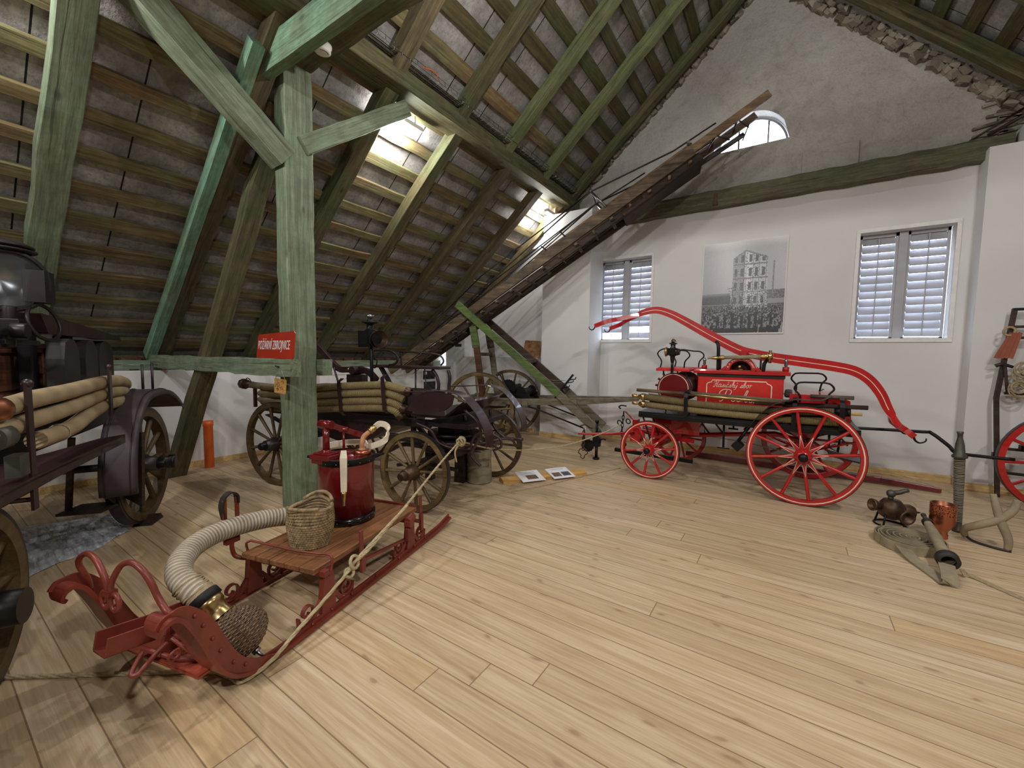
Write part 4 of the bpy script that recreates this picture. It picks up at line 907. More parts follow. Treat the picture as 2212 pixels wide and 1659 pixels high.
# ================================================================ BROWN FIRE ENGINE BEHIND THE POST
be = thing('fire_engine', 'dark maroon wooden-wheeled fire engine with strapped beige hoses and a lantern behind the mint post', 'fire engine', (-2.9, 2.69, 0), math.radians(11))
K = Kit(be)
make_wheel(be, 'front_wheel', (0, 0, .386), .386, 12, .046, .055, .075, .34, ('wheel_wood', 'bronze', 'bronze', 'dark_metal'), spoke=(.018, .013, .017), phase=.15)
make_wheel(be, 'rear_wheel', (-1.86, 0, .47), .47, 12, .05, .055, .078, .32, ('dark_wheel_wood', 'dark_metal', 'black_iron', 'dark_metal'), spoke=(.02, .014, .018), phase=.4)
make_wheel(be, 'front_wheel', (.14, 1.35, .42), .42, 12, .046, .055, .075, .3, ('dark_wheel_wood', 'dark_metal', 'black_iron', 'dark_metal'), flip=True, spoke=(.018, .013, .017))
make_wheel(be, 'rear_wheel', (-1.80, 1.35, .47), .47, 12, .05, .055, .078, .3, ('dark_wheel_wood', 'dark_metal', 'black_iron', 'dark_metal'), flip=True, spoke=(.02, .014, .018))
m = MB(); m.cyl((0, 0, .386), (.12, 1.35, .41), .024, n=10); m.bar((.02, .12, .44), (.11, 1.23, .45), .08, .08); K(m, 'front_axle', 'dark_metal', .005)
m = MB(); m.cyl((-1.86, 0, .47), (-1.8, 1.35, .47), .024, n=10); m.bar((-1.86, .12, .5), (-1.8, 1.23, .5), .08, .07); K(m, 'rear_axle', 'dark_metal', .005)
m = MB(); pr = [(-2.2, 1.08), (-2.2, .80), (-1.9, .80)]+[(-1.15+.62*math.cos(a), .86+.36*math.sin(a)) for a in [PI+PI*k/14 for k in range(15)]]+[(-.30, .86), (-.30, 1.08)]
m.prism(pr, .72, (0, .66, 0)); K(m, 'water_tank', 'maroon', .006)
m = MB(); m.b2((-2.25, .24, .76), (.0, .30, .84)); m.b2((-2.25, 1.02, .76), (.0, 1.08, .84)); m.b2((-.05, .24, .78), (.45, 1.08, .83)); K(m, 'chassis', 'dark_metal', .004)
# hoses
for k in range(4):
    z = (1.115, 1.035, .955, .885)[k]
    pts = [(-2.2, .10, z-.04), (-1.85, .09, z-.03), (-1.31, .08, z), (-.95, .07, z+.035), (-.45, .07, z+.07), (-.30, .08, z+.055), (-.17-.03*k*(k > 0), .11, z+.02-.004*k)]
    m = MB(); m.tube(smoothpath(pts, 6), .0385, 14); h = K(m, 'suction_hose', 'ribbed_hose')
    if k != 1:
        e = V(pts[-1]); m = MB(); d = (e-V(pts[-2])).normalized(); m.lathe([(.040, -.01), (.044, .0), (.046, .03), (.040, .05), (.034, .05), (.034, .01), (0, .01)], e, d, 16); K(m, 'hose_coupling', 'bronze', parent=h)
for k, z in enumerate((1.0, .93)):
    m = MB(); m.tube(smoothpath([(-2.32, .16, z), (-2.2, .10, z+.01), (-1.9, .12, z)], 4), .036, 12); K(m, 'hose_end', 'khaki_hose')
m = MB(); m.cyl((-2.45, .12, 1.10), (-1.95, .1, 1.085), .038, .042); K(m, 'canvas_sleeve', 'khaki_hose')
m = MB(); m.cyl((-2.60, .12, 1.105), (-2.40, .12, 1.10), .04); m.cyl((-2.58, .12, 1.105), (-2.52, .12, 1.105), .062, n=8); m.cyl((-2.64, .12, 1.105), (-2.6, .12, 1.105), .018); m.torus((-2.47, .12, 1.14), .04, .006, (0, 1, .3), 14, 6); m.box((-2.36, .12, .98), (.03, .03, .28)); K(m, 'valve', 'bronze')
for x in (-.94, -.38):
    m = MB(); z0 = .89 if x < -.5 else .95
    m.tube([(x+.02, .06, z0-.04), (x+.015, .02, z0), (x, .02, z0+.16), (x-.01, .02, z0+.31), (x-.01, .07, z0+.34)], 0, flat=(.042, .007, (1, 0, 0))); K(m, 'strap', 'maroon')
# seat with rails
m = MB(); m.b2((-1.02, .55, 1.335), (-.09, .80, 1.365)); st = K(m, 'seat', 'maroon', .006)
m = MB(); m.tube(smoothpath([(-1.0, .56, 1.37), (-1.0, .56, 1.5), (-.98, .56, 1.525), (-.76, .56, 1.53), (-.66, .56, 1.49), (-.63, .56, 1.43), (-.67, .56, 1.38), (-.75, .56, 1.37)], 5), .010, 8); K(m, 'seat_rail', 'dark_metal', parent=st)
m = MB(); m.tube(smoothpath([(-.58, .56, 1.37), (-.585, .56, 1.49), (-.56, .56, 1.52), (-.15, .56, 1.50), (-.06, .56, 1.47), (-.035, .56, 1.42), (-.07, .56, 1.38)], 5), .010, 8); K(m, 'seat_rail', 'dark_metal', parent=st)
m = MB(); m.tube(smoothpath([(-.20, .6, 1.33), (-.14, .6, 1.25), (-.12, .6, 1.15), (-.15, .6, 1.02)], 5), .018, 8); m.tube(smoothpath([(.0, .6, 1.33), (.02, .6, 1.25), (.01, .6, 1.15), (.02, .6, 1.02)], 5), .018, 8); m.tube([(-.42, .6, 1.34), (-.42, .6, .9)], .010, 6); m.tube([(-.30, .6, 1.34), (-.26, .6, .9)], .007, 6)
m.bar((-.9, .6, 1.34), (-.62, .6, .95), .05, .03); K(m, 'seat_leg', 'dark_metal', parent=st)
# lantern
x, y = -.715, .24
m = MB(); m.tube([(x, y, 1.10), (x, y, 1.56)], .018, 10); m.box((x-.045, y, 1.645), (.155, .13, .17)); m.cyl((x+.03, y-.01, 1.64), (x+.10, y-.03, 1.64), .065, .085, 24)
m.lathe([(.06, 1.73), (.035, 1.75), (.03, 1.79), (.085, 1.81), (.088, 1.822), (.03, 1.825), (.022, 1.85)], (x-.02, y, 0), n=24); m.tube(smoothpath([(x+.02, y, 1.48), (x+.07, y, 1.42), (x+.05, y, 1.35), (x+.02, y, 1.35)], 4), .008, 6)
lt = K(m, 'lantern', 'black_iron', .004)
m = MB(); m.lathe([(.055, -.0), (.07, .02), (.088, .06)], (x+.10, y-.03, 1.64), (1, -.35, .05), 24); K(m, 'reflector', 'bronze', parent=lt)
m = MB(); m.cyl((x+.105, y-.032, 1.64), (x+.115, y-.036, 1.64), .062, n=24); K(m, 'lens', 'glass', parent=lt)
m = MB(); m.lathe([(.018, 1.85), (.04, 1.875), (.045, 1.89), (.02, 1.90), (0, 1.90)], (x-.02, y, 0), n=20); K(m, 'cap', 'steel', parent=lt)
m = MB(); m.box((x-.045, y-.066, 1.645), (.09, .004, .11)); K(m, 'lantern_glass', 'glass', parent=lt)
# pump lever and pump
m = MB(); m.tube(smoothpath([(-2.35, .65, 1.83), (-1.95, .65, 1.58), (-1.75, .65, 1.42), (-1.58, .65, 1.30), (-1.40, .65, 1.295), (-1.15, .65, 1.285), (-1.0, .65, 1.18)], 5), 0, flat=(.045, .07, (0, 1, 0))); m.cyl((-1.30, .56, 1.29), (-1.30, .74, 1.29), .05); m.b2((-1.42, .6, 1.05), (-1.18, .7, 1.24)); K(m, 'pump_lever', 'maroon', .004)
m = MB(); m.sphere((-1.36, .58, 1.30), .025); K(m, 'brass_knob', 'brass')
m = MB(); m.tube(smoothpath([(-1.60, .58, 1.32), (-1.56, .58, 1.22), (-1.50, .58, 1.06)], 4), .012, 8); K(m, 'lever_rod', 'dark_metal')
# front fenders and foot boards
for y in (.12, .98):
    m = MB(); P1 = [(-.20, 1.13), (.02, 1.14), (.28, 1.16), (.46, 1.125), (.58, 1.03), (.66, .93), (.72, .80), (.735, .68)]
    q = smoothpath([(a, y, b) for a, b in P1], 5); m.tube(q, 0, flat=(.16, .008, (0, 1, 0)))
    if y < .5:
        m.prism([(-.12, .96), (-.02, 1.09), (.10, 1.14), (.26, 1.15), (.40, 1.125), (.38, 1.04), (.30, .98), (.12, .93)], .02, (0, y-.07, 0))
    K(m, 'mudguard', 'maroon', .003)
m = MB(); m.b2((-.15, .15, .885), (.22, 1.05, .91)); m.bar((.22, .6, .90), (.42, .6, 1.05), .8, .02); K(m, 'foot_board', 'maroon')
m = MB(); m.cyl((.03, .67, .56), (.03, .67, .60), .30, n=32); m.cyl((.03, .67, .64), (.03, .67, .67), .28, n=32); m.b2((-.06, .5, .45), (.14, .84, .8)); K(m, 'turntable', 'dark_metal')
m = MB()
for y in (.22, 1.12):
    m = MB()
    for k in range(3): h = .38-.09*k; m.tube(smoothpath([(.05-h, y, .66-.02*k), (.05, y, .56-.014*k), (.05+h, y, .66-.02*k)], 6), 0, flat=(.05, .010, (0, 1, 0)))
    K(m, 'leaf_spring', 'maroon')
    m = MB()
    for k in range(3): h = .45-.1*k; m.tube(smoothpath([(-1.85-h, y, .74-.02*k), (-1.85, y, .62-.014*k), (-1.85+h, y, .74-.02*k)], 6), 0, flat=(.05, .010, (0, 1, 0)))
    K(m, 'leaf_spring', 'dark_metal')
m = MB(); m.bar((-.55, .3, .62), (.20, .55, .56), .05, .07); m.bar((-.3, .67, .58), (.42, .67, .53), .07, .07); K(m, 'pole_socket', 'dark_metal', .004)
def curl(pts, r=.012): m = MB(); m.tube(smoothpath(pts, 6), r, 8); return K(m, 'iron_scroll', 'maroon')
curl([(.55, .2, .50), (.50, .2, .62), (.54, .2, .74), (.66, .2, .78), (.78, .22, .74), (.80, .22, .66), (.72, .22, .62)]); curl([(.42, .2, .98), (.56, .2, .88), (.60, .2, .76), (.55, .2, .66), (.50, .2, .56), (.60, .2, .46)], .014)
curl([(-.1, .16, .82), (.06, .18, .76), (.14, .2, .64), (.3, .2, .60), (.5, .2, .62)], .018); curl([(.1, .3, .58), (.4, .4, .60), (.7, .6, .66), (.76, .7, .56)], .014); curl([(.0, .3, .68), (.3, .25, .58), (.55, .3, .57)], .010)
curl([(.25, .5, .88), (.3, .5, .75), (.45, .5, .62), (.62, .5, .6)], .02); curl([(.35, .9, .9), (.4, .9, .72), (.55, .9, .6), (.75, .9, .6)], .018)
m = MB(); m.tube(smoothpath([(-.45, .2, .50), (-.2, .15, .60), (.2, .2, .56)], 5), 0, flat=(.03, .04, (0, 1, 0))); m.tube([(-.35, .2, .36), (-.05, .2, .42), (.3, .3, .36)], 0, flat=(.03, .03, (0, 1, 0))); m.bar((-.40, .4, .9), (-.15, .45, .6), .05, .04); m.b2((-.12, .35, .2), (-.04, .42, .5)); K(m, 'undercarriage', 'dark_metal')
m = MB(); m.b2((-1.0, .1, .0), (-.98, .12, .01)); m = MB(); m.tube([(-.42, .42, .97), (-.30, .4, .86), (-.30, .4, .62)], .03, 8); K(m, 'bracket', 'dark_metal')

# wooden chock, canvas bucket
tag(MB().prism([(-.06, 0), (.07, 0), (.055, .33), (-.05, .34)], .10, (-3.16, 3.66, 0), (.98, .19, 0)).build('wooden_block', 'dark_wood', bevel=.006), 'dark wooden block standing behind the canvas bucket', 'block')
bk = thing('canvas_bucket', 'grey canvas fire bucket standing on the floor by the maroon engine', 'bucket', (-2.99, 3.80, 0)); bk.scale = (1.4, 1.4, 1.42)
m = MB(); n = 28; R = random.Random(8)
prof = [(0, .0), (.095, .0), (.105, .02), (.104, .10), (.100, .18), (.106, .26), (.110, .28), (.104, .278), (.096, .25), (.094, .1), (.09, .03), (0, .02)]
m.lathe(prof, (0, 0, 0), (0, 0, 1), n)
m.v = [(x*(1+.03*math.sin(3*math.atan2(y, x)+z*9)), y*(1+.03*math.cos(2*math.atan2(y, x)+z*7)), z) for x, y, z in m.v]
m.build('body', 'canvas', bk)
m = MB(); m.torus((0, 0, .28), .109, .006, n=30); m.torus((0, 0, .012), .103, .005, n=30); m.build('rim', 'canvas', bk)
MB().tube(smoothpath([(-.07, -.07, .27), (-.055, -.04, .34), (-.02, 0, .40), (.0, .03, .405), (.03, .06, .36), (.04, .08, .30)], 5), 0, flat=(.03, .006, (.7, -.7, 0))).build('handle', 'canvas', bk)
MB().tube(smoothpath([(.108, -.02, .20), (.125, -.03, .20), (.13, -.03, .16), (.108, -.02, .15)], 5), .006, 6).build('grip', 'rope_grey', bk)
# ================================================================ SLED
SO, SA = (-2.293, .793, 0), math.atan2(.97, -.245)
sl = thing('sled', 'rust-red iron-runner sled with a scrolled front bow and a wooden plank deck', 'sled', SO, SA)
K = Kit(sl)
RP = [(1.86, .055), (1.78, .038), (1.6, .02), (1.1, .016), (.6, .016), (.2, .016), (.02, .03), (-.10, .075), (-.18, .15), (-.235, .25), (-.27, .34), (-.305, .42), (-.335, .475), (-.37, .497), (-.395, .478), (-.397, .445), (-.378, .43)]
def rw(t):
    k = t; w = .055 if k < .36 else .055+.065*min(1, (k-.36)/.15) if k < .84 else .12-.075*(k-.84)/.16
    return (w, .016 if k < .85 else .014)
for y in (-.3125, .3125):
    q = smoothpath([(a, y, b) for a, b in RP], 7)
    m = MB(); m.tube(q, 0, flat=(rw, 0, (0, 1, 0)))
    # standing web of the T-shaped runner and the flared side plate at the bend
    vs = []; N = len(q)
    m.tube([p+V((0, 0, .018)) for p in q[:44]], 0, flat=(.012, .030, (0, 1, 0)))
    o = K(m, 'runner', 'oxide')
    e = -1 if y < 0 else 1
    web = q[38:100]; vs = []; NW = len(web)
    for i, p in enumerate(web):
        d_ = (web[min(i+1, NW-1)]-web[max(i-1, 0)]).normalized(); nn = V((d_.z, 0, -d_.x))
        if nn.dot(V((.30, 0, .42))-V((p.x, 0, p.z))) < 0 and i < NW-14: nn = -nn
        wd = .085*math.sin(PI*min(1, (i+2)/(NW*.9)))**.6 if i < NW*.85 else .02
        a_ = p+nn*wd+V((0, e*.03, 0)); b_ = p+V((0, e*.03, 0))
        vs += [b_-V((0, .005, 0)), a_-V((0, .005, 0)), a_+V((0, .005, 0)), b_+V((0, .005, 0))]
    m = MB(); m.add(vs, [(i*4+k, i*4+(k+1) % 4, i*4+4+(k+1) % 4, i*4+4+k) for i in range(NW-1) for k in range(4)]); K(m, 'runner_web', 'oxide', parent=o)
    m = MB()
    for i in (50, 55, 62, 68, 75, 82): p = q[i]; nn = V((.5, 0, .7)).normalized(); nn = (V((.30, 0, .42))-V((p.x, 0, p.z))).normalized(); m.sphere(p+nn*.045+V((0, e*.036, 0)), .009, 8)
    for x in (.32, .46, .62, .85, 1.1, 1.3, 1.45): m.sphere((x, y-.012, .04), .007, 8)
    K(m, 'rivet', 'oxide', parent=o)
# cross plate, drawbar channel, hook
m = MB(); m.b2((-.24, -.29, .145), (-.15, .29, .155)); m.prism([(-.08, -.29), (-.24, -.29), (-.24, -.05), (-.20, -.02)], .006, (0, 0, .162), x=(1, 0, 0), y=(0, 1, 0)); K(m, 'cross_plate', 'oxide_orange')
def channel(m, p, q, w, h, t=.008):
    p, q = V(p), V(q); d, y, z = frame(q-p)
    m.bar(p, q, w, t); m.bar(p+y*(w/2)+z*h/2, q+y*(w/2)+z*h/2, t, h); m.bar(p-y*(w/2)+z*h/2, q-y*(w/2)+z*h/2, t, h)
m = MB(); channel(m, (-.405, .03, .285), (-.20, .01, .25), .095, .075); K(m, 'drawbar_channel', 'oxide', .003)
m = MB(); channel(m, (-.16, .0, .255), (-.02, -.02, .24), .09, .075); m.box((-.20, -.05, .31), (.07, .12, .05)); m.box((-.21, -.10, .26), (.10, .02, .12), m=Matrix.Rotation(.3, 3, 'Y')); m.cyl((-.24, .1, .27), (-.19, -.22, .27), .016); K(m, 'drawbar_bracket', 'oxide', .003)
m = MB(); m.tube(spiral((-.24, -.29, .37), .052, .018, 1.1, 1.2, (1, 0, 0), (0, 0, 1), 26), 0, flat=(.03, .008, (0, 1, 0))); K(m, 'scroll_bracket', 'oxide')
m = MB(); m.tube([(-.30, -.04, .26), (-.24, -.14, .20), (-.18, -.22, .17)], .010, 8); m.torus((-.27, -.2, .25), .022, .007, (0, 1, .3), 14, 6); m.sphere((-.22, -.19, .24), .02, 8); m.sphere((-.20, -.13, .23), .018, 8)
m.tube([(-.28, -.2, .33), (-.22, -.26, .22)], .007, 6); K(m, 'draw_shackle', 'oxide')
m = MB(); m.tube(smoothpath([(-.28, -.17, .30), (-.33, -.185, .29), (-.38, -.20, .272), (-.40, -.205, .265), (-.41, -.185, .265), (-.39, -.165, .275), (-.35, -.14, .30)], 6), .0095, 8); K(m, 'draw_hook', 'oxide')
# scrolled bow between the runner tops
bow = [(-.295, .305, .44), (-.315, .275, .50), (-.335, .262, .545), (-.35, .255, .59), (-.36, .215, .632), (-.365, .15, .66), (-.37, .085, .645), (-.375, .035, .605), (-.375, .012, .56), (-.372, .012, .53)]
bow2 = [(-.372, -.012, .53), (-.375, -.012, .56), (-.372, -.03, .60), (-.368, -.075, .655), (-.365, -.135, .675), (-.362, -.19, .655), (-.355, -.225, .61), (-.348, -.245, .56), (-.345, -.27, .525), (-.345, -.31, .50), (-.30, -.325, .45)]
for i, b in enumerate((bow, bow2)):
    m = MB(); m.tube(smoothpath(b, 8), lambda t: .0115, 10); o = K(m, 'bow', 'oxide')
m = MB()
for s in (-1, 1):
    m.tube([(-.372, s*.030+.026*math.cos(a)*1.0, .495+.034*math.sin(a)) for a in [2*PI*k/18 for k in range(18)]], .0095, 8, closed=True)
    m.tube(smoothpath([(-.372, s*.012, .54), (-.366, -s*.012, .51), (-.372, -s*.034, .485)], 5), .009, 8)
m.box((-.372, 0, .532), (.03, .045, .02)); m.box((-.372, 0, .522), (.032, .04, .008)); K(m, 'bow_knot', 'oxide')
# benches (bolster frames) with scrolls
for x0 in (.45, 1.27):
    m = MB(); m.b2((x0-.03, -.30, .235), (x0+.03, .27, .285)); m.b2((x0-.06, -.34, .262), (x0-.02, -.26, .295)); K(m, 'bolster', 'oxide', .004)
    for y in (-.30, .27):
        m = MB(); m.prism([(x0-.035, .26), (x0+.035, .26), (x0+.05, .04), (x0-.055, .04)], .035, (0, y, 0)); m.prism([(x0-.055, .13), (x0-.03, .13), (x0-.10, .035), (x0-.135, .035)], .02, (0, y, 0)); m.prism([(x0+.055, .13), (x0+.03, .13), (x0+.10, .035), (x0+.135, .035)], .02, (0, y, 0)); K(m, 'leg', 'oxide', .003)
        for s in (-1, 1):
            m = MB(); cxs = x0+s*.145; sp = spiral((cxs, y, .105), .058, .014, 1.45, PI if s < 0 else 0, (1, 0, 0), (0, 0, 1 if s < 0 else 1), 34)
            if s > 0: sp = [V((2*cxs-p.x, p.y, p.z)) for p in spiral((cxs, y, .105), .058, .014, 1.45, PI, (1, 0, 0), (0, 0, 1), 34)]
            if s < 0: sp = spiral((cxs, y, .105), .058, .014, 1.45, PI, (1, 0, 0), (0, 0, 1), 34)
            m.tube([(cxs+s*.058, y, .05)]+sp if 0 else [(cxs+(-1 if s < 0 else 1)*.05, y, .035)]+sp, 0, flat=(.022, .009, (0, 1, 0))); K(m, 'scroll', 'oxide')
m = MB()
for y in (-.27, .24): m.bar((.40, y, .285), (1.33, y, .285), .03, .03)
m.bar((.66, -.30, .20), (1.25, -.30, .12), .02, .02); K(m, 'deck_frame', 'oxide', .003)
# wooden deck: five planks
R = random.Random(6); w = .55/5
for k in range(5):
    y0 = -.303+k*w; m = MB(); m.box((.862, y0+w/2, .300), (1.01, w-.005, .03)); o = K(m, 'plank', 'deck_wood', .004); 
m = MB(); m.tube(smoothpath([(.40, .245, .30), (.385, .24, .36), (.40, .22, .375)], 3)+[(.43, -.10, .355), (.46, -.24, .35)]+smoothpath([(.47, -.26, .35), (.47, -.315, .345), (.46, -.325, .29), (.44, -.325, .25)], 4), .007, 8); K(m, 'hold_down_rod', 'oxide')
m = MB(); m.tube([(1.34, .25, .33), (1.36, -.05, .325), (1.37, -.29, .32)], 0, flat=(.014, .014, (0, 0, 1))); K(m, 'hold_down_rod', 'oxide')
# stanchions
for x in (.71, 1.385):
    m = MB(); m.tube([(x-.03, -.26, .215), (x, -.315, .20)], 0, flat=(.03, .018, (1, 0, 0))); m.tube([(x+.01, -.325, .13), (x+.005, -.325, .26)], 0, flat=(.034, .022, (1, 0, 0))); m.tube([(x+.0, -.325, .265), (x-.005, -.325, .40)], 0, flat=(.032, .010, (1, 0, 0))); K(m, 'stanchion', 'oxide', .002)
m = MB(); m.box((1.22, -.33, .25), (.05, .06, .05)); m.cyl((1.20, -.33, .27), (1.27, -.33, .29), .03); m.b2((1.19, -.35, .12), (1.24, -.31, .22)); K(m, 'hook_bracket', 'oxide', .008)
m = MB(); m.tube(smoothpath([(.47, .22, .25), (.43, .29, .24), (.395, .345, .26), (.385, .36, .31), (.385, .36, .345)], 5), .013, 8); m.box((.385, .36, .36), (.085, .03, .03))
for dx in (-.038, .038): m.tube([(.385+dx, .36, .36), (.385+dx, .36, .62)], 0, flat=(.024, .010, (1, 0, 0)))
K(m, 'hose_fork', 'oxide', .002)
m = MB(); m.tube(smoothpath([(.347, .368, .50), (.335, .37, .58), (.35, .365, .635), (.385, .36, .655), (.42, .36, .63), (.425, .36, .58)], 6), 0, flat=(.04, .008, (0, 1, 0))); K(m, 'leather_loop', 'dark_leather')

def SW(p): return V((SO[0]+p[0]*math.cos(SA)-p[1]*math.sin(SA), SO[1]+p[0]*math.sin(SA)+p[1]*math.cos(SA), p[2]))
# suction hose with wicker strainer
sh = thing('suction_hose', 'ribbed cream suction hose curving over the sled to a wicker strainer', 'hose', SO, SA)
K = Kit(sh); m = MB()
hp = [(-.045, -.035, .335), (-.055, .03, .365), (-.045, .12, .395), (.0, .20, .42), (.09, .28, .435), (.20, .33, .445), (.34, .345, .447), (.50, .33, .435), (.62, .30, .42), (.74, .245, .395), (.80, .21, .385)]
m.tube(smoothpath(hp, 10), .057, 20); K(m, 'hose', 'white_hose')
c0 = V(hp[0]); ax = V((-.01, -.2, .17))-c0; ax.normalize()
R = random.Random(3); m = MB()
for i in range(13):
    p = V(hp[0])*(1-i/12)+V((-.052, .06, .375))*(i/12); m.torus(p, .0585+R.uniform(0, .004), .0045, (R.uniform(-.12, .12)+ax.x, ax.y+R.uniform(-.12, .12), ax.z), 22, 6)
K(m, 'cord_binding', 'rope_grey')
m = MB(); m.lathe([(.058, -.01), (.066, -.005), (.068, .03), (.058, .034)], c0, ax, 28); K(m, 'rubber_ring', 'black')
m = MB(); m.lathe([(.055, .03), (.060, .035), (.060, .06), (.054, .065), (.050, .10)], c0, ax, 28); m.lathe([(.052, .072), (.050, .10), (.058, .13)], c0, ax, 28); K(m, 'brass_coupling', 'brass')
W0 = V((-.005, -.205, .170)); wax = (V((.04, -.33, .055))-V((-.03, -.07, .29))).normalized()
def wr(h):
    h = h/.9   # outline of the wicker strainer along its axis
    pts = [(-.115, .055), (-.095, .085), (-.06, .115), (-.02, .135), (.03, .138), (.07, .115), (.10, .075), (.115, .03)]
    for (a, b), (c, d) in zip(pts[:-1], pts[1:]):
        if h <= c: return (b+(d-b)*(h-a)/(c-a))*.87
    return .026
d, yv, zv = frame(wax); m = MB(); R = random.Random(12); nst = 30
m.lathe([(wr(-.104+.207*i/16)-.006, -.104+.207*i/16) for i in range(17)], W0, wax, 30); core = K(m, 'strainer_core', 'dark_leather')
m = MB(); rows = 27
for i in range(rows):
    h = -.101+.20*i/(rows-1); pts = []
    for k in range(nst*2):
        a = 2*PI*k/(nst*2); wv = .0065*(1 if (k//2+i) % 2 else -1); pts.append(W0+d*(h+R.uniform(-.0012, .0012))+(yv*math.cos(a)+zv*math.sin(a))*(wr(h)+wv))
    m.tube(pts, .0044, 6, closed=True)
K(m, 'wicker_weave', 'wicker')
m = MB()
for k in range(nst): a = 2*PI*(k+.5)/nst; m.tube([W0+d*(-.104+.207*i/12)+(yv*math.cos(a)+zv*math.sin(a))*(wr(-.104+.207*i/12)+.001) for i in range(13)], .0035, 5)
K(m, 'wicker_stake', 'wicker')
m = MB(); e = W0+wax*.108; m.cyl(e, e+wax*.02, .018); m.tube([e, e+wax*.035, e+wax*.055+V((.01, 0, -.004))], lambda t: .010-.006*t, 8); K(m, 'strainer_tip', 'steel')

# red bucket pump (barrel)
bp = thing('bucket_pump', 'deep red round bucket pump with black bands standing on the sled deck', 'pump', SW((1.02, .06, .315)), SA)
K = Kit(bp); r_ = .187; H = .45
m = MB(); m.lathe([(0, .0), (r_*.985, 0), (r_*.985, .05), (r_, .05), (r_*1.01, H-.05), (r_*1.01, H-.03)], n=48); K(m, 'barrel', 'deep_red')
m = MB(); m.lathe([(r_*.99, 0), (r_*1.04, 0), (r_*1.04, .05), (r_*.99, .05)], n=48); K(m, 'bottom_band', 'black_gloss')
m = MB(); m.lathe([(r_*1.0, H-.035), (r_*1.045, H-.035), (r_*1.045, H-.0), (r_*1.06, H+.006), (r_*1.06, H+.012), (r_*.98, H+.012)], n=48)
for a, L in ((.3, .06), (2.3, .06), (-1.15, .07)):
    c_ = V((math.cos(a), math.sin(a), 0))
    m.bar(c_*r_*1.03+V((0, 0, H+.004)), c_*(r_*1.03+L)+V((0, 0, H+.012)), .05, .012, w1=.03)
K(m, 'top_band', 'black_iron')
m = MB()
for k in range(16): a = 2*PI*k/16; m.sphere((r_*1.042*math.cos(a), r_*1.042*math.sin(a), .025), .004, 6); m.sphere((r_*1.05*math.cos(a), r_*1.05*math.sin(a), H-.018), .004, 6)
K(m, 'rivet', 'steel')
m = MB(); m.lathe([(0, H+.004), (r_*.99, H+.004)], n=40); m.lathe([(.0, H+.02), (.10, H+.02), (.12, H+.005)], (.03, .0, 0), n=30); K(m, 'lid', 'deep_red')
bx, by = -.130, .055
m = MB(); m.box((bx, by, H+.02), (.14, .165, .035)); m.box((bx, by, H-.0), (.125, .15, .05)); m.box((bx, by, H+.042), (.11, .13, .014)); K(m, 'foot', 'deep_red', .006)
m = MB(); m.cyl((bx+.02, by+.02, H+.045), (bx+.02, by+.02, H+.23), .024, .02, 16); m.lathe([(.034, H+.045), (.034, H+.055), (.024, H+.06)], (bx+.02, by+.02, 0), n=16); m.cyl((bx+.02, by-.03, H+.235), (bx+.02, by+.07, H+.235), .030, n=18); K(m, 'standard', 'deep_red')
lv0, lv1 = V((bx-.0, by+.03, H+.25)), V((.16, -.055, H+.11))
m = MB(); m.bar(lv0, lv1, .022, .042); m.cyl(lv0+(lv1-lv0)*.45+V((-.01, .03, 0)), lv0+(lv1-lv0)*.45+V((.01, -.03, 0)), .018); K(m, 'lever', 'deep_red', .004)
m = MB(); q0 = lv0+(lv1-lv0)*.45; m.cyl(q0, (q0.x, q0.y, H), .009); K(m, 'piston_rod', 'deep_red')
m = MB(); cx_, cy_ = .04, -.105
m.lathe([(0, H+.045), (.055, H+.045), (.062, H+.038), (.062, H+.0), (.058, H-.0)], (cx_, cy_, 0), n=26); K(m, 'copper_pot', 'copper')
pp = [(cx_, cy_, H+.045), (cx_, cy_-.0, H+.09), (cx_+.02, cy_+.0, H+.135), (cx_+.055, cy_-.02, H+.165)]
m = MB(); m.tube(smoothpath(pp, 6), .017, 12); m.lathe([(.026, H+.045), (.018, H+.06)], (cx_, cy_, 0), n=14); K(m, 'copper_pipe', 'tan_leather')
e = V(pp[-1]); dd = (e-V(pp[-2])).normalized(); m = MB(); m.lathe([(.018, 0), (.024, .004), (.024, .014), (.02, .018), (.025, .024), (.025, .034), (.02, .04), (.02, .055)], e, dd, 16); K(m, 'brass_coupling', 'brass')
e = e+dd*.05
m = MB(); m.tube(smoothpath([e, e+V((.04, -.015, .02)), e+V((.075, -.05, .0)), e+V((.07, -.06, -.06)), e+V((.03, -.055, -.105)), (r_*.62, -r_*.55, H+.05), (r_*.98, -r_*.02, H+.06), (r_*.70, r_*.72, H+.055), (r_*.1, r_*1.0, H+.05)], 8), 0, flat=(.042, .010, (0, 0, 1))); K(m, 'hose_loop', 'white_strap')
aS = math.atan2(-.215, -.29)
c_ = V((math.cos(aS), math.sin(aS), 0)); tg = V((-c_.y, c_.x, 0))
m = MB(); R_o = r_*1.07
pts = [c_*(R_o-.05)+V((0, 0, H+.02)), c_*(R_o-.012)+V((0, 0, H+.075)), c_*(R_o+.006)+V((0, 0, H+.03)), c_*(R_o+.006)+V((0, 0, H-.05)), c_*(R_o+.004)+V((0, 0, H-.14)), c_*(R_o+.004)+V((0, 0, H-.20))]
m.tube(pts, 0, flat=(lambda t: (.012+.034*min(1, t*3.2) if t < .4 else .046-.014*(t-.4), .008), 0, tg)); K(m, 'hanging_hose', 'white_strap')
m = MB(); m.lathe([(0, -.20), (.017, -.20), (.018, -.212), (.015, -.22), (.008, -.285), (.010, -.288), (.010, -.295), (0, -.298)], c_*(R_o+.008)+V((0, 0, H)), (0, 0, 1), 14); K(m, 'hose_nozzle', 'brass')

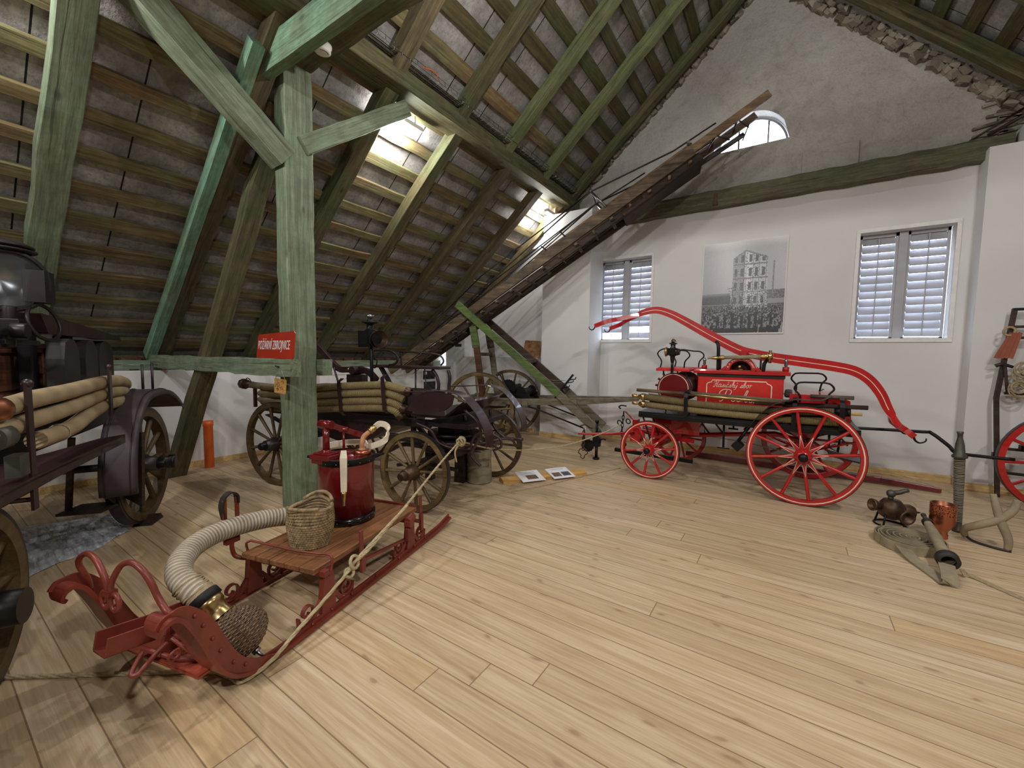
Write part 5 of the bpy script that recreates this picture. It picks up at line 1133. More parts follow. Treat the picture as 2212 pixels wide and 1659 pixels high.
# rope basket
bs = thing('rope_basket', 'round coiled rope basket with two flat handles on the sled deck', 'basket', SW((.605, -.03, .3155)), SA)
def br_(z): return .118+.03*math.sin(min(1, z/.2)*PI/2)-.012*max(0, (z-.17)/.1)
m = MB(); n = 44; R = random.Random(1); L = 15
for i in range(L):
    z = .008+i*.0165; pts = [(br_(z)*(1+.02*math.cos(2*a+1))*math.cos(a), br_(z)*(1-.03*math.cos(2*a+1))*math.sin(a), z+.004*math.sin(a*2+i*.3)+(.03*max(0, z-.17)/.08*abs(math.cos(a-.4))**4 if i > 10 else 0)) for a in [2*PI*k/n for k in range(n)]]
    m.tube(pts, .0098, 7, closed=True)
    m2 = [(p, i) for p in pts]
m.lathe([(0, .004), (.115, .006)], n=30); body = m.build('body', 'basket_rope', bs); bs.scale = (.88, .88, .88)
m = MB()
for i in range(L):
    z = .008+i*.0165; k0 = (i % 2)*.5
    for k in range(46):
        a = 2*PI*(k+k0)/46; r0 = br_(z)+.0075; p = V((r0*(1+.02*math.cos(2*a+1))*math.cos(a), r0*(1-.03*math.cos(2*a+1))*math.sin(a), z+.004*math.sin(a*2+i*.3)+(.03*max(0, z-.17)/.08*abs(math.cos(a-.4))**4 if i > 10 else 0)))
        t_ = V((-math.sin(a), math.cos(a), 0)); m.tube([p-t_*.006+V((0, 0, .007)), p+c_*0, p+t_*.006-V((0, 0, .007))], .0034, 4, cap=False)
m.build('twist', 'basket_rope', bs)
m = MB(); zt = .25
m.tube([(br_(zt)*1.02*math.cos(a), br_(zt)*.97*math.sin(a), zt+.006+.03*abs(math.cos(a-.4))**4) for a in [2*PI*k/n for k in range(n)]], .0135, 8, closed=True); m.build('rim', 'basket_rope', bs)
for s, hh in ((0, .045), (PI, .01)):
    m = MB(); a0 = s+.25; m.tube(smoothpath([(br_(zt)*1.04*math.cos(a0+t_), br_(zt)*1.0*math.sin(a0+t_), zt+.03+hh*math.cos(t_/.9*PI/2)) for t_ in (-.9, -.6, -.3, 0, .3, .6, .9)], 4), .013, 8); m.build('handle', 'basket_rope', bs)
# ropes ---------------------------------------------------------------------
def rope(name, pts, r, label, cat='rope', mat='rope', seg=8):
    q = smoothpath(pts, seg); m = MB()
    if r >= .006:   # laid rope: three twisted strands
        acc = 0; prev = None; strands = [[], [], []]; fr_ = None
        dense = []
        for a, b in zip(q[:-1], q[1:]):
            k = max(1, int((b-a).length/(r*1.6)))
            dense += [a+(b-a)*(j/k) for j in range(k)]
        dense.append(q[-1]); dense = dense[:900] if len(dense) > 900 else dense; y = None
        for i, p in enumerate(dense):
            d = (dense[min(i+1, len(dense)-1)]-dense[max(i-1, 0)]).normalized()
            y = frame(d)[1] if y is None else (y-d*y.dot(d)).normalized(); z = d.cross(y)
            for k in range(3):
                a = i*.62+2*PI*k/3; strands[k].append(p+(y*math.cos(a)+z*math.sin(a))*r*.45)
        for s in strands: m.tube(s, r*.58, 6)
    else: m.tube(q, r, 6)
    return tag(m.build(name, mat), label, cat)
# ================================================================ DARK MOTOR FIRE ENGINE AT THE LEFT EDGE
me_ = thing('motor_fire_engine', 'dark vintage motor fire engine with big round lamp, cut off by the left edge', 'fire engine', (-4.66, 1.12, 0), math.radians(-27.3))
K = Kit(me_); WM = ('dark_wheel_wood', 'dark_metal', 'black_iron', 'dark_metal')
def mkw(name, c, R, flip, rot=0): return make_wheel(me_, name, c, R, 12, .06, .085, .085, .30, WM, flip=flip, spoke=(.024, .018, .022), tyre=.022, rot=rot)
# here the outside of the vehicle is +y, so the wheels are flipped
mkw('front_wheel', (0, .03, .50), .50, True, rot=-.14); mkw('rear_wheel', (2.24, -.01, .43), .43, True)
K(MB().cyl((0, 0, .50), (0, -1.3, .50), .03, n=10), 'axle', 'dark_metal'); K(MB().cyl((2.24, 0, .43), (2.24, -1.3, .43), .035, n=10), 'axle', 'dark_metal')
m = MB(); m.cyl((0, .06, .50), (.0, .25, .50), .055, n=20); m.cyl((-.02, .22, .50), (-.02, .27, .50), .062, n=20); K(m, 'hub_drum', 'black_iron')
m = MB(); m.cyl((2.24, .02, .43), (2.24, .18, .43), .075, .07, n=24); K(m, 'hub_drum', 'black_iron')
# mudguard of the front wheel
m = MB(); arc_ = []
for k in range(25):
    a = math.radians(-8+150*k/24); R_ = .64+(.0 if k < 16 else (k-16)*.008)
    arc_.append((R_*math.cos(a), R_*math.sin(a)+.50, k))
vs = []
for x, z, k in arc_:
    fl_ = max(0, k-13)/11; y0, y1 = -.06-.02*fl_, .155+.10*fl_
    nx, nz = x/.64, (z-.5)/.64
    for y, dz in ((y0, -.035), (y0, 0), (y0+.03, .008), (y1-.03, .008), (y1, 0), (y1, -.04)): vs.append((x+nx*dz, y, z+nz*dz))
fs = [(i*6+j, i*6+j+1, i*6+7+j, i*6+6+j) for i in range(24) for j in range(5)]
m.add(vs, fs, True); o = K(m, 'mudguard', 'fender_metal'); sd = o.modifiers.new('s', 'SOLIDIFY'); sd.thickness = .004
m = MB()
for yy in (-.025, .12): m.tube([((x*1.018), yy+(max(0, k-13)/11*.10 if yy > 0 else 0), (z-.5)*1.018+.5) for x, z, k in arc_], .004, 6)
K(m, 'mudguard_bead', 'dark_metal', parent=o)
m = MB(); m.prism([(.63, .40), (.60, .40), (.46, .30), (.30, .24), (.34, .36), (.50, .48), (.62, .48)], .012, (0, -.02, 0)); K(m, 'mudguard_flap', 'fender_metal', parent=o)
# running board and hanging box
m = MB(); m.prism([(.72, .125), (.85, .02), (1.25, -.08), (1.55, -.20), (3.2, -.25), (3.2, .10), (1.9, .085), (1.4, .10), (.9, .135)], .02, (0, 0, .875), x=(1, 0, 0), y=(0, 1, 0)); K(m, 'running_board', 'maroon')
m = MB(); m.prism([(.72, .125), (1.4, .10), (1.9, .085), (3.2, .10), (3.2, .08), (1.9, .065), (1.4, .08), (.72, .10)], .05, (0, 0, .85), x=(1, 0, 0), y=(0, 1, 0)); K(m, 'board_edge', 'maroon')
m = MB(); m.bar((.40, -.30, .27), (.46, -.24, .84), .035, .035); m.prism([(.06, .35), (.02, .85), (.50, .86), (.46, .27)], .02, (.15, -.15, 0), x=(.75, .66, 0), y=(0, 0, 1)); m.bar((.39, -.30, .28), (.50, -.02, .30), .22, .02); K(m, 'hanging_box', 'dark_wood', .003)
m = MB(); m.b2((-.40, -1.35, .86), (3.2, -.20, .98)); m.b2((-.35, -1.3, .98), (.05, -.25, 1.10)); m.b2((-.9, -.95, .60), (3.0, -.88, .70)); m.b2((-.9, -.32, .60), (3.0, -.25, .70)); K(m, 'chassis', 'black_iron', .01)
m = MB(); m.b2((.02, -1.1, .98), (.68, -.52, 1.15)); m.b2((.04, -1.1, 1.13), (.66, -.53, 1.50)); m.b2((-.0, -1.12, 1.49), (.75, -.50, 1.53)); body = K(m, 'body', 'red_brown_wood', .006)
m = MB(); zz = (1.15, 1.49)
for a, b in (((.04, 1.15), (.62, 1.18)), ((.04, 1.46), (.62, 1.49)), ((.04, 1.15), (.07, 1.49))): m.b2((a[0], -.53, a[1]), (b[0], -.505, b[1]))
m.b2((.11, -.53, 1.20), (.62, -.517, 1.44)); K(m, 'body_panel', 'red_brown_wood', .004, parent=body)
m = MB(); m.b2((.0, -.54, 1.1), (.04, -.49, 1.50)); K(m, 'corner_post', 'dark_wood', .004)
# hoses with their bars
def hs(pts, r): m = MB(); m.tube(smoothpath(pts, 6), r, 14); return K(m, 'suction_hose', 'plain_hose')
hs([(2.7, .02, 1.20), (1.9, .02, 1.225), (1.65, .01, 1.235), (1.2, .0, 1.24), (.6, -.02, 1.255), (.25, -.03, 1.245), (.02, -.05, 1.215), (-.12, -.08, 1.185)], .046)
hs([(2.7, .02, 1.10), (1.9, .02, 1.125), (1.65, .01, 1.13), (1.2, .0, 1.14), (.6, -.02, 1.17), (.25, -.03, 1.16), (.0, -.06, 1.14)], .044)
hs([(1.65, .02, 1.025), (1.45, .02, 1.02), (1.2, .01, 1.025), (.95, .0, 1.06), (.7, -.01, 1.085), (.5, -.02, 1.085), (.2, -.03, 1.08)], .045)
m = MB(); m.lathe([(.03, -.25), (.05, -.20), (.055, -.1), (.05, -.05), (.057, -.03), (.057, .03), (.048, .05)], (1.98, .02, 1.222), (-1, 0, .01), 18); K(m, 'copper_coupling', 'copper')
m = MB(); m.cyl((1.95, .03, 1.10), (2.05, .03, 1.10), .055); m.box((1.93, .06, .96), (.08, .05, .10)); K(m, 'iron_coupling', 'patina')
m = MB(); m.torus((1.4, .02, 1.022), .047, .004, (1, 0, .05), 18, 5); K(m, 'hose_seam', 'rope_grey')
for x, z0, z1, y in ((1.84, .72, 1.33, .075), (.66, 1.02, 1.37, .04)):
    m = MB(); m.tube([(x, y, z0), (x, y, z1)], 0, flat=(.045, .012, (1, 0, 0))); m.sphere((x, y, z1), .022); m.tube([(x, y, z0+.05), (x, -.2, z0+.05)], .012, 6); K(m, 'hose_bracket', 'maroon')
for x, z1 in ((-.30, 1.36), (-.62, 1.37)):
    m = MB(); m.tube([(x, .0, 1.05), (x, .0, z1)], .011, 6); K(m, 'rail_post', 'dark_metal')
# seats, bonnet
for k, (x, w) in enumerate(((.28, .26), (-.22, .26), (-.70, .36))):
    m = MB(); m.prism([(-w/2, 0), (w/2, 0), (w/2, .28), (w*.38, .40), (w*.1, .43), (-w*.2, .42), (-w/2, .34)], .10, (x, -.32-.04*k, 1.14)); K(m, 'seat_back', 'dark_leather', .02)
m = MB(); m.prism([(.55, 1.74), (-.05, 1.70), (-1.02, 1.62), (-1.05, 1.58), (.45, 1.60)], .50, (0, -.58, 0)); K(m, 'hood', 'maroon', .01)
m = MB(); m.b2((-.95, -.9, 1.00), (.7, -.5, 1.14)); m.b2((-.16, -.5, 1.05), (-.08, -.40, 1.60)); m.b2((.42, -.48, 1.04), (.5, -.40, 1.62)); K(m, 'seat_base', 'black_iron', .01)
# big lamp
lx, ly, lz = .98, -.31, 1.90
cam_d = V((.72, .62, -.10)).normalized()   # the lamp faces outwards and slightly down
m = MB(); c_ = V((lx, ly, lz)); m.lathe([(0, -.20), (.08, -.19), (.13, -.14), (.165, -.05), (.180, .0), (.188, .01), (.188, .03), (.170, .035), (.160, .02)], c_, cam_d, 32)
m.lathe([(.13, .17), (.155, .175), (.155, .185), (.12, .19), (.145, .20), (.145, .21), (.10, .235), (.05, .25), (0, .252)], c_-cam_d*.06, (0, 0, 1), 28); m.box(c_+V((-.10, .10, -.02)), (.13, .10, .20)); lamp = K(m, 'lamp', 'dark_metal', .003)
m = MB(); m.lathe([(0, -.10), (.06, -.085), (.11, -.05), (.155, .01)], c_, cam_d, 28); K(m, 'reflector', 'steel', parent=lamp)
m = MB(); m.cyl(c_+cam_d*.022, c_+cam_d*.028, .162, n=28); K(m, 'lens', 'glass', parent=lamp)
m = MB(); q = c_+V((-.06, .06, -.20)); m.torus(q+V((-.05, .05, -.04)), .115, .011, (.25, .9, .2), 26, 8); K(m, 'ring_handle', 'dark_metal', parent=lamp)
m = MB(); m.cyl((lx-.02, ly-.02, 1.50), (lx, ly, 1.75), .035); m.box((lx-.02, ly, 1.62), (.14, .12, .10)); m.cyl((lx+.06, ly+.03, 1.60), (lx+.06, ly+.10, 1.60), .045); m.box((.85, -.40, 1.53), (.4, .2, .03)); K(m, 'lamp_bracket', 'dark_metal', .005)
m = MB(); m.cyl((1.15, -.34, 1.50), (1.15, -.34, 1.66), .05); m.cyl((1.15, -.34, 1.66), (1.15, -.34, 1.68), .03); K(m, 'steel_cap', 'steel')
for i, x in enumerate((.2, .28)): pass
tag(MB().prism([(-.10, 0), (.10, 0), (-.06, .05)], .14, (-4.57, 1.16, 0), (.78, -.62, 0)).build('wheel_chock', 'dark_wood'), 'small dark wedge under the front wheel of the dark motor engine', 'chock')
# ================================================================ SMALL THINGS
# sign and tag
sg = thing('sign', 'red enamel sign reading POŽÁRNÍ ZBROJNICE standing on the green tie beam', 'sign', (-3.94, 1.945, 1.436))
m = MB(); sz = (.665, .232); yw = .012
m.prism([(-sz[0]/2, .0), (sz[0]/2-.02, -.003), (sz[0]/2, .02), (sz[0]/2+.012, .225), (sz[0]/2-.01, .245), (-sz[0]/2+.035, .222), (-sz[0]/2+.02, .20)], .006, (0, 0, 0), (1, 0, 0), (.0, .06, 1)); m.build('plate', 'sign_red', sg)
text('POŽÁRNÍ ZBROJNICE', .118, (-.015, .002, .118), (1, 0, 0), (.10, .06, 1), 'lettering', 'white_paint', sg, .001, sx=.50)
for v in []: pass
tg = thing('wooden_tag', 'small amber wooden tag with burnt pattern hanging by string from the tie beam', 'tag', (-3.765, 1.905, 1.13))
MB().prism([(-.10, 0), (.08, -.008), (.10, .12), (-.09, .13)], .01, (0, 0, 0)).build('plate', 'board_wood', tg, .003)
m = MB(); R = random.Random(4)
for i in range(9): c_ = (R.uniform(-.06, .06), -.0055, R.uniform(.02, .11)); m.torus(c_, R.uniform(.008, .02), .0018, (0, 1, 0), 12, 4, 0, R.uniform(3, 6))
m.build('burnt_drawing', 'red_brown_wood', tg)
m = MB(); m.tube([(-.08, 0, .125), (-.02, .012, .235), (.085, 0, .118)], .0022, 5); m.build('string', 'rope', tg)
m = MB(); m.tube([(-.02, .06, .235), (-.02, -.005, .235), (-.05, -.015, .24)], .006, 6); m.build('nail', 'dark_metal', tg)

# poster: old photograph of a training tower with a crowd, painted cell by cell
po = thing('poster', 'large black and white photograph of a wooden tower and crowd on the white wall', 'picture', (-.661, YG-.012, 1.88))
W_, H_ = 1.125, 1.41
m = MB(); m.b2((-W_/2, -.008, 0), (W_/2, .012, H_)); m.build('panel', 'white_plastic', po)
NX, NZ = 110, 138
R = random.Random(21); grid = [[0]*NZ for _ in range(NX)]
def nz_(x, y, s=1): return math.sin(x*12.9898*s+y*78.233)*43758.5453 % 1
heads = []
for i in range(560):
    z = .06+.24*R.random()**1.1; heads.append((R.uniform(.02, .97), z, .010+.016*(1-(z-.06)/.24)))
heads.sort(key=lambda h: -h[1])
def shade(u, v):
    g = .70-.05*math.sin(u*9+v*2)-.12*max(0, .3-u)+(R.random()-.5)*.04   # hazy sky
    if v > .92: g += .16*(v-.92)/.08
    if v < .44 and u < .36: g = .22+.25*max(0, v-.40)/.04+R.random()*.08 if v > .32 else .46+.1*R.random()
    elif v < .38: g = .55
    if u > .80 and .36 < v < .46: g = .24+.25*R.random()
    if v < .31: g = .20+.22*R.random()
    if v < .11: g = .52+.14*R.random()
    top = .905-.10*abs(u-.53)/.28*(1 if u > .53 else 1.6)
    if .37+.02*v < u < .815-.03*v and .27 < v < top:
        front = u > .53; g = .74 if front else .56
        if front and u < .62: g = .86
        fl2 = (v-.29)/.15; row = fl2 % 1; colm = ((u-.545)/.078) % 1 if front else ((u-.38)/.07) % 1
        if .30 < colm < .80 and .18 < row < .74: g = .14+.2*R.random()
        if colm > .9: g -= .25
        if row < .07: g = .40
        if v > top-.02: g = .45
        if R.random() < .12: g = .15+.2*R.random()
        if v < .50 and R.random() < .25: g = .3+.3*R.random()
    if abs(u-.86) < .010 and .42 < v < .76: g = .35+.2*R.random()
    if .33 < u < .40 and .30 < v < .50 and R.random() < .3: g = .25
    return g
for i in range(NX):
    for j in range(NZ): grid[i][j] = shade((i+.5)/NX, (j+.5)/NZ)
for hx, hz, s in heads:
    for i in range(int((hx-s*1.3)*NX), int((hx+s*1.3)*NX)+1):
        for j in range(int((hz-s*3.4)*NZ), int((hz+s*.6)*NZ)+1):
            if 0 <= i < NX and 0 <= j < NZ:
                u, v = (i+.5)/NX-hx, (j+.5)/NZ-hz
                if v > -s*.45 and u*u*1.6+v*v < s*s*.30: grid[i][j] = .62-.3*R.random()
                elif v <= -s*.45 and abs(u) < s*(.85-.25*max(0, -v/s-1.6)): grid[i][j] = .10+.10*R.random()
for i, hx in enumerate((.22, .31, .40, .52, .61, .68, .76, .86)):
    for a in range(int((hx-.022)*NX), int((hx+.022)*NX)+1):
        for j in range(4, int((.185+.02*(i % 3))*NZ)):
            if abs((a+.5)/NX-hx) < .017 and not (j < 12 and abs((a+.5)/NX-hx) < .004): grid[a][j] = .09+.07*R.random()
me = D.meshes.new('print'); vs = []; fs = []; bx0, bz0, ww, hh = -W_/2+.012, .022, W_-.024, H_-.034
for i in range(NX+1):
    for j in range(NZ+1): vs.append((bx0+ww*i/NX, -.0095, bz0+hh*j/NZ))
for i in range(NX):
    for j in range(NZ): a = i*(NZ+1)+j; fs.append((a, a+NZ+1, a+NZ+2, a+1))
me.from_pydata(vs, [], fs); ca = me.color_attributes.new('tone', 'FLOAT_COLOR', 'CORNER'); li = 0; buf = []
for i in range(NX):
    for j in range(NZ):
        g = max(.02, min(1, grid[i][j])); g = g**1.7*.88; buf += [g*.98, g*.98, g*1.02, 1]*4
ca.data.foreach_set('color', buf)
t = NT('old_photo'); at = t.n('ShaderNodeAttribute', attribute_name='tone'); t.col(at.outputs['Color']); M['old_photo'] = t.set(.32)
me.materials.append(M['old_photo']); o = D.objects.new('print', me); COL.objects.link(o); o.parent = po
# parchment on the ledge
m = MB().prism([(-.19, 0), (.18, -.01), (.20, .31), (.1, .318), (-.17, .33), (-.185, .2)], .02, (-4.22, 6.98, 1.47), (1, 0, 0), (0, .12, 1)); tag(m.build('wooden_plaque', 'parchment', bevel=.004), 'small square brown carved plaque leaning on the white wall ledge', 'plaque')

# glass show cases and odds and ends on the low wall
gc = thing('glass_case', 'flat glass show case on the low left wall behind the dark motor engine', 'show case', (-6.50, 1.75, 1.24))
MB().b2((-.16, -.55, .0), (.16, .55, .006)).build('base', 'white_paint', gc)
m = MB(); m.b2((-.16, -.55, .006), (.16, .55, .075)); m.build('glass_box', 'glass', gc)
m = MB()
for x in (-.16, .16):
    m.tube([(x, -.55, .078), (x, .55, .078)], .005, 4)
m.tube([(-.16, -.55, .078), (.16, -.55, .078)], .005, 4); m.tube([(-.16, .55, .078), (.16, .55, .078)], .005, 4); m.build('rim', 'steel', gc)
for y, mt, s in ((1.55, 'dark_print', .08), (1.85, 'red', .05), (2.05, 'white_paint', .06)): tag(MB().b2((-6.56, y, 1.2475), (-6.50, y+s, 1.262)).build('small_exhibit', mt, bevel=.002), {'dark_print': 'small dark exhibit inside the flat glass case', 'red': 'small red exhibit inside the flat glass case', 'white_paint': 'small white card inside the flat glass case'}[mt], 'exhibit')
cb_ = thing('white_cabinet', 'white metal cabinet with a dark slot under the low roof behind the maroon engine', 'cabinet', (-6.16, 4.2, 0))
m = MB(); m.b2((-.13, -.55, 0), (.13, .42, 1.14)); m.b2((-.14, -.56, 1.14), (.14, .43, 1.17)); m.build('body', 'white_paint', cb_, .006)
MB().b2((.13, -.5, .93), (.137, .38, .985)).build('grey_band', 'grey_shutter', cb_); MB().b2((.13, .2, .955), (.142, .30, 1.01)).build('slot', 'black', cb_); MB().b2((.13, -.1, 1.08), (.15, .05, 1.10)).build('handle', 'white_plastic', cb_)
for i, (y, z, h, mt) in enumerate(((6.25, 1.06, .20, 'dark_print'), (6.27, .83, .20, 'dark_print'))):
    f_ = thing('picture_frame', ('upper' if i == 0 else 'lower')+' of the two dark small pictures in a white frame by the corner', 'picture', (-6.305, y, z), group='small pictures on the low wall')
    MB().b2((0, -.21, -.115), (.012, .21, .115)).build('frame', 'white_paint', f_, .002); MB().b2((.012, -.17, -.09), (.015, .17, .09)).build('print', mt, f_)
    if i == 0: MB().b2((.015, -.14, .01), (.018, -.07, .07)).build('white_label', 'paper', f_)
R = random.Random(14)
lbs = ['dark round stone on the low wall near the corner', 'pale stone at the corner end of the low wall', 'small reddish brick piece on the low wall']
for i, (y, r, mt) in enumerate(((6.1, .06, 'dark_leather'), (6.42, .07, 'stone'), (5.85, .05, 'brick'))):
    m = MB().sphere((0, 0, 0), r, 12, (1, 1.2, .8)); m.v = [(a+R.uniform(-.008, .008), b+R.uniform(-.008, .008), c+R.uniform(-.006, .006)) for a, b, c in m.v]
    o = m.build('stone', mt); o.location = (-6.42, y, 1.24+r*.78); tag(o, lbs[i], 'stone')
# orange pipe, plastic sheet
pp_ = thing('orange_pipe', 'short orange plastic drain pipe standing by the low white wall', 'pipe', (-6.13, 2.19, 0))
m = MB(); m.lathe([(.052, 0), (.052, .53), (.058, .54), (.060, .60), (.055, .60), (.050, .55), (.048, 0)], n=28); o = m.build('tube', 'orange_plastic', pp_); pp_.rotation_euler = (0, -.02, .0)
ps_ = MB(); corners = [V((-3.95, .30, 0)), V((-4.43, 1.00, 0)), V((-5.05, 1.08, 0)), V((-5.25, .36, 0))]
n1, n2 = 60, 46; vs = []; R = random.Random(17)
for i in range(n1+1):
    for j in range(n2+1):
        u, v = i/n1, j/n2; p = corners[0]*(1-u)*(1-v)+corners[1]*u*(1-v)+corners[2]*u*v+corners[3]*(1-u)*v
        e = .03*math.sin(9*u+2)*(1 if v in (0, 1) else 0)+.02*math.sin(13*v)*(1 if u in (0, 1) else 0)
        w_ = u*.5+v*2.3; h = .006+.010*abs(math.sin(w_*17+3*math.sin(u*7)))+.006*abs(math.sin(w_*41+4*math.sin(u*11+1)))+.004*R.random()
        h *= min(1, 6*min(u, 1-u, v, 1-v)+.25); vs.append((p.x+e, p.y+e*.5, h))
ps_.add(vs, [(i*(n2+1)+j, (i+1)*(n2+1)+j, (i+1)*(n2+1)+j+1, i*(n2+1)+j+1) for i in range(n1) for j in range(n2)], True)
o = ps_.build('plastic_sheet', 'clear_plastic'); tag(o, 'crumpled clear plastic sheet on the floor under the dark motor engine', 'plastic sheet'); sd = o.modifiers.new('s', 'SOLIDIFY'); sd.thickness = .0012

# wooden board with two info sheets
bd = thing('wedge_board', 'fresh wooden wedge plank on the floor holding two printed sheets', 'plank', (-2.435, 4.38, 0), math.atan2(.98, .66))
MB().prism([(-.075, 0), (.075, 0), (.075, .035), (-.02, .06), (-.075, .03)], 1.13, (0, 0, 0), (0, -1, 0), (0, 0, 1)).build('plank', 'board_wood', bd, .003)
def sheet(x0, lb, pics):
    s = thing('info_sheet', lb, 'paper sheet', (0, 0, 0), group='info sheets on the wooden wedge'); R3 = bd.matrix_basis.to_3x3() if False else Matrix.Rotation(math.atan2(.98, .66), 3, 'Z')
    s.location = V((-2.435, 4.38, 0))+R3 @ V((x0, -.005, .054)); s.rotation_euler = Euler((.20, 0, math.atan2(.98, .66)+.02), 'XYZ')
    MB().b2((-.15, -.15, 0), (.15, .115, .0015)).build('paper', 'paper', s)
    m = MB()
    for k in range(2 if len(pics) > 1 else 3): m.b2((-.10+.02*k, .085-.022*k, .0016), (.10-.02*(k % 2), .090-.022*k, .002))
    m.build('printed_lines', 'grey_line', s)
    for a, b, mt in pics: MB().b2((a, -.10, .0016), (b, -.0, .0022)).build('printed_photo', mt, s)
sheet(-.20, 'printed white sheet with one photo, nearer the maroon engine', ((-.06, .08, 'photo_brown'),)); sheet(.21, 'printed white sheet with two photos, nearer the red engine', ((-.12, -.01, 'photo_brown'), (.01, .12, 'photo_blue')))

# brass manifold
mv = thing('hydrant_valve', 'old dark bronze pump valve with round openings on a ring foot on the floor', 'valve', (.845, 5.02, 0), .15)
m = MB(); m.torus((0, 0, .008), .115, .008, n=30)
for a in (.5, 2.5, 4.0, 5.4): m.cyl((.113*math.cos(a), .113*math.sin(a), .008), (.09*math.cos(a), .09*math.sin(a), .11), .008)
m.build('ring_stand', 'black_iron', mv)
m = MB(); m.lathe([(0, .06), (.05, .065), (.085, .09), (.10, .13), (.10, .18), (.085, .205), (.075, .22), (.06, .24), (0, .245)], n=28)
m.lathe([(.055, .06), (.055, .125), (.062, .128), (.062, .14), (.045, .14), (.042, .09), (0, .09)], (.03, 0, .13), (.35, -1, -.05), 22)
m.lathe([(.03, .06), (.035, .12), (.05, .14), (.055, .16), (.055, .17), (.042, .17), (.04, .14), (0, .14)], (0, 0, .17), (-1, -.35, .1), 20)
m.lathe([(.06, .06), (.065, .12), (.05, .15), (.02, .165), (0, .17)], (.02, .02, .14), (1, .1, 0), 20); m.cyl((.17, .03, .14), (.21, .03, .145), .012, .006); m.build('valve_body', 'bronze', mv)
m = MB(); m.cyl((-.01, 0, .24), (-.01, 0, .265), .02); m.sphere((-.01, 0, .295), .036, 12, (1, 1, 1)); m.tube([(.0, 0, .30), (.05, 0, .315), (.085, 0, .335), (.11, 0, .34)], lambda t: .022-.006*t, 10); m.build('tap', 'patina', mv)
# standpipe nozzle
sp_ = thing('standpipe', 'tall patinated green-brown branch pipe standing upright on the floor', 'branch pipe', (1.32, 5.19, 0))
m = MB(); m.lathe([(0, 0), (.036, 0), (.038, .02), (.028, .03), (.026, .10), (.034, .45), (.036, .66), (.05, .665), (.052, .68), (.036, .70), (.030, .78), (.018, .84), (.018, .875), (.022, .88), (.022, .895), (0, .895)], n=24); m.build('pipe', 'patina', sp_)
m = MB()
for k in range(40): z = .10+.54*k/39; m.torus((0, 0, z), .0275+.0095*(z-.1)/.54, .003, (R.uniform(-.1, .1), R.uniform(-.1, .1), 1), 18, 4)
m.build('cord_wrap', 'canvas', sp_); sp_.rotation_euler = (0, -.045, 0)
# copper strainer, upside down bottle shape
cs_pf = 0; cs = thing('copper_strainer', 'shiny copper perforated strainer standing upright on its narrow neck', 'strainer', (1.155, 4.92, 0))
pf = [(0, 0), (.042, 0), (.045, .01), (.040, .02), (.045, .03), (.038, .045), (.040, .065), (.060, .095), (.080, .13), (.084, .17), (.080, .19), (.083, .20), (.080, .21), (.082, .30), (.078, .30), (.076, .20), (0, .19)]
MB().lathe(pf, n=36).build('body', 'copper', cs)
t = NT('perforated'); vo = t.n('ShaderNodeTexVoronoi', feature='F1'); vo.inputs['Scale'].default_value = 95; t.l(t.coord(), vo.inputs['Vector'])
t.col(t.ramp(vo.outputs['Distance'], [(.32, lin((30, 20, 14))), (.4, lin((190, 118, 86)))])); M['perforated'] = t.set(.35, .9)
MB().lathe([(.0835, .205), (.0845, .298)], n=36).build('perforated_band', 'perforated', cs)
# flat hose roll with nozzle
hr = thing('hose_roll', 'flat grey canvas fire hose rolled up on the floor with one end folded back', 'hose', (.90, 4.55, 0)); 
m = MB()
pts = [(r*math.cos(a), r*math.sin(a), .045) for r, a in [(.03+.0115*k/(2*PI)*.5, .5*k) for k in range(120)]]
rr0 = []
for k in range(170): a = k*.2; r = .02+.0062*a; rr0.append((r*math.cos(a+1.2), r*math.sin(a+1.2), .04))
m.tube(rr0, 0, flat=(.075, .009, (0, 0, 1))); m.build('roll', 'khaki_hose', hr)
m = MB(); last = V(rr0[-1]); m.tube(smoothpath([V((-.14, .16, .04)), V((-.20, .02, .04)), V((-.19, -.14, .04)), V((-.10, -.22, .038)), V((.02, -.22, .036)), V((.14, -.13, .035))], 8), 0, flat=(.072, .009, (0, 0, 1))); m.build('outer_turn', 'khaki_hose', hr)
m = MB(); m.tube(smoothpath([(-.09, -.20, .05), (-.05, -.35, .02), (.0, -.48, .010), (.04, -.60, .008), (.06, -.68, .012), (.075, -.66, .030), (.09, -.56, .05), (.10, -.46, .07)], 6), 0, flat=(.085, .010, (1, .25, 0))); m.build('folded_end', 'khaki_hose', hr)
nz = thing('hose_nozzle', 'old canvas-wrapped hose nozzle lying across the rolled grey hose', 'nozzle', (1.02, 4.14, .10))
m = MB(); ax_ = V((.02, .86, .10)).normalized(); m.lathe([(.045, -.02), (.048, .02), (.036, .08), (.034, .20), (.040, .30), (.030, .50), (.026, .58)], (-.01, 0, 0), ax_, 22); m.build('wrapped_body', 'khaki_hose', nz)
MB().lathe([(.040, -.06), (.064, -.055), (.066, -.01), (.045, .0)], (-.01, 0, 0), ax_, 24).build('rubber_ring', 'dark_leather', nz); MB().lathe([(.034, .56), (.036, .60), (.028, .62)], (-.01, 0, 0), ax_, 20).build('collar', 'dark_leather', nz)
m = MB(); m.lathe([(.026, .60), (.028, .62), (.016, .66), (.013, .72), (.018, .725), (.018, .74), (0, .745)], (-.01, 0, 0), ax_, 18); m.build('brass_tip', 'patina', nz)
tag(MB().tube(smoothpath([(1.08, 4.10, .03), (1.15, 4.12, .008), (1.35, 3.90, .004), (1.70, 3.62, .004), (2.3, 3.2, .004)], 6), 0, flat=(.05, .005, (.6, .8, 0))).build('leather_strap', 'rope_grey'), 'long flat tan strap running over the floor out to the right edge', 'strap')
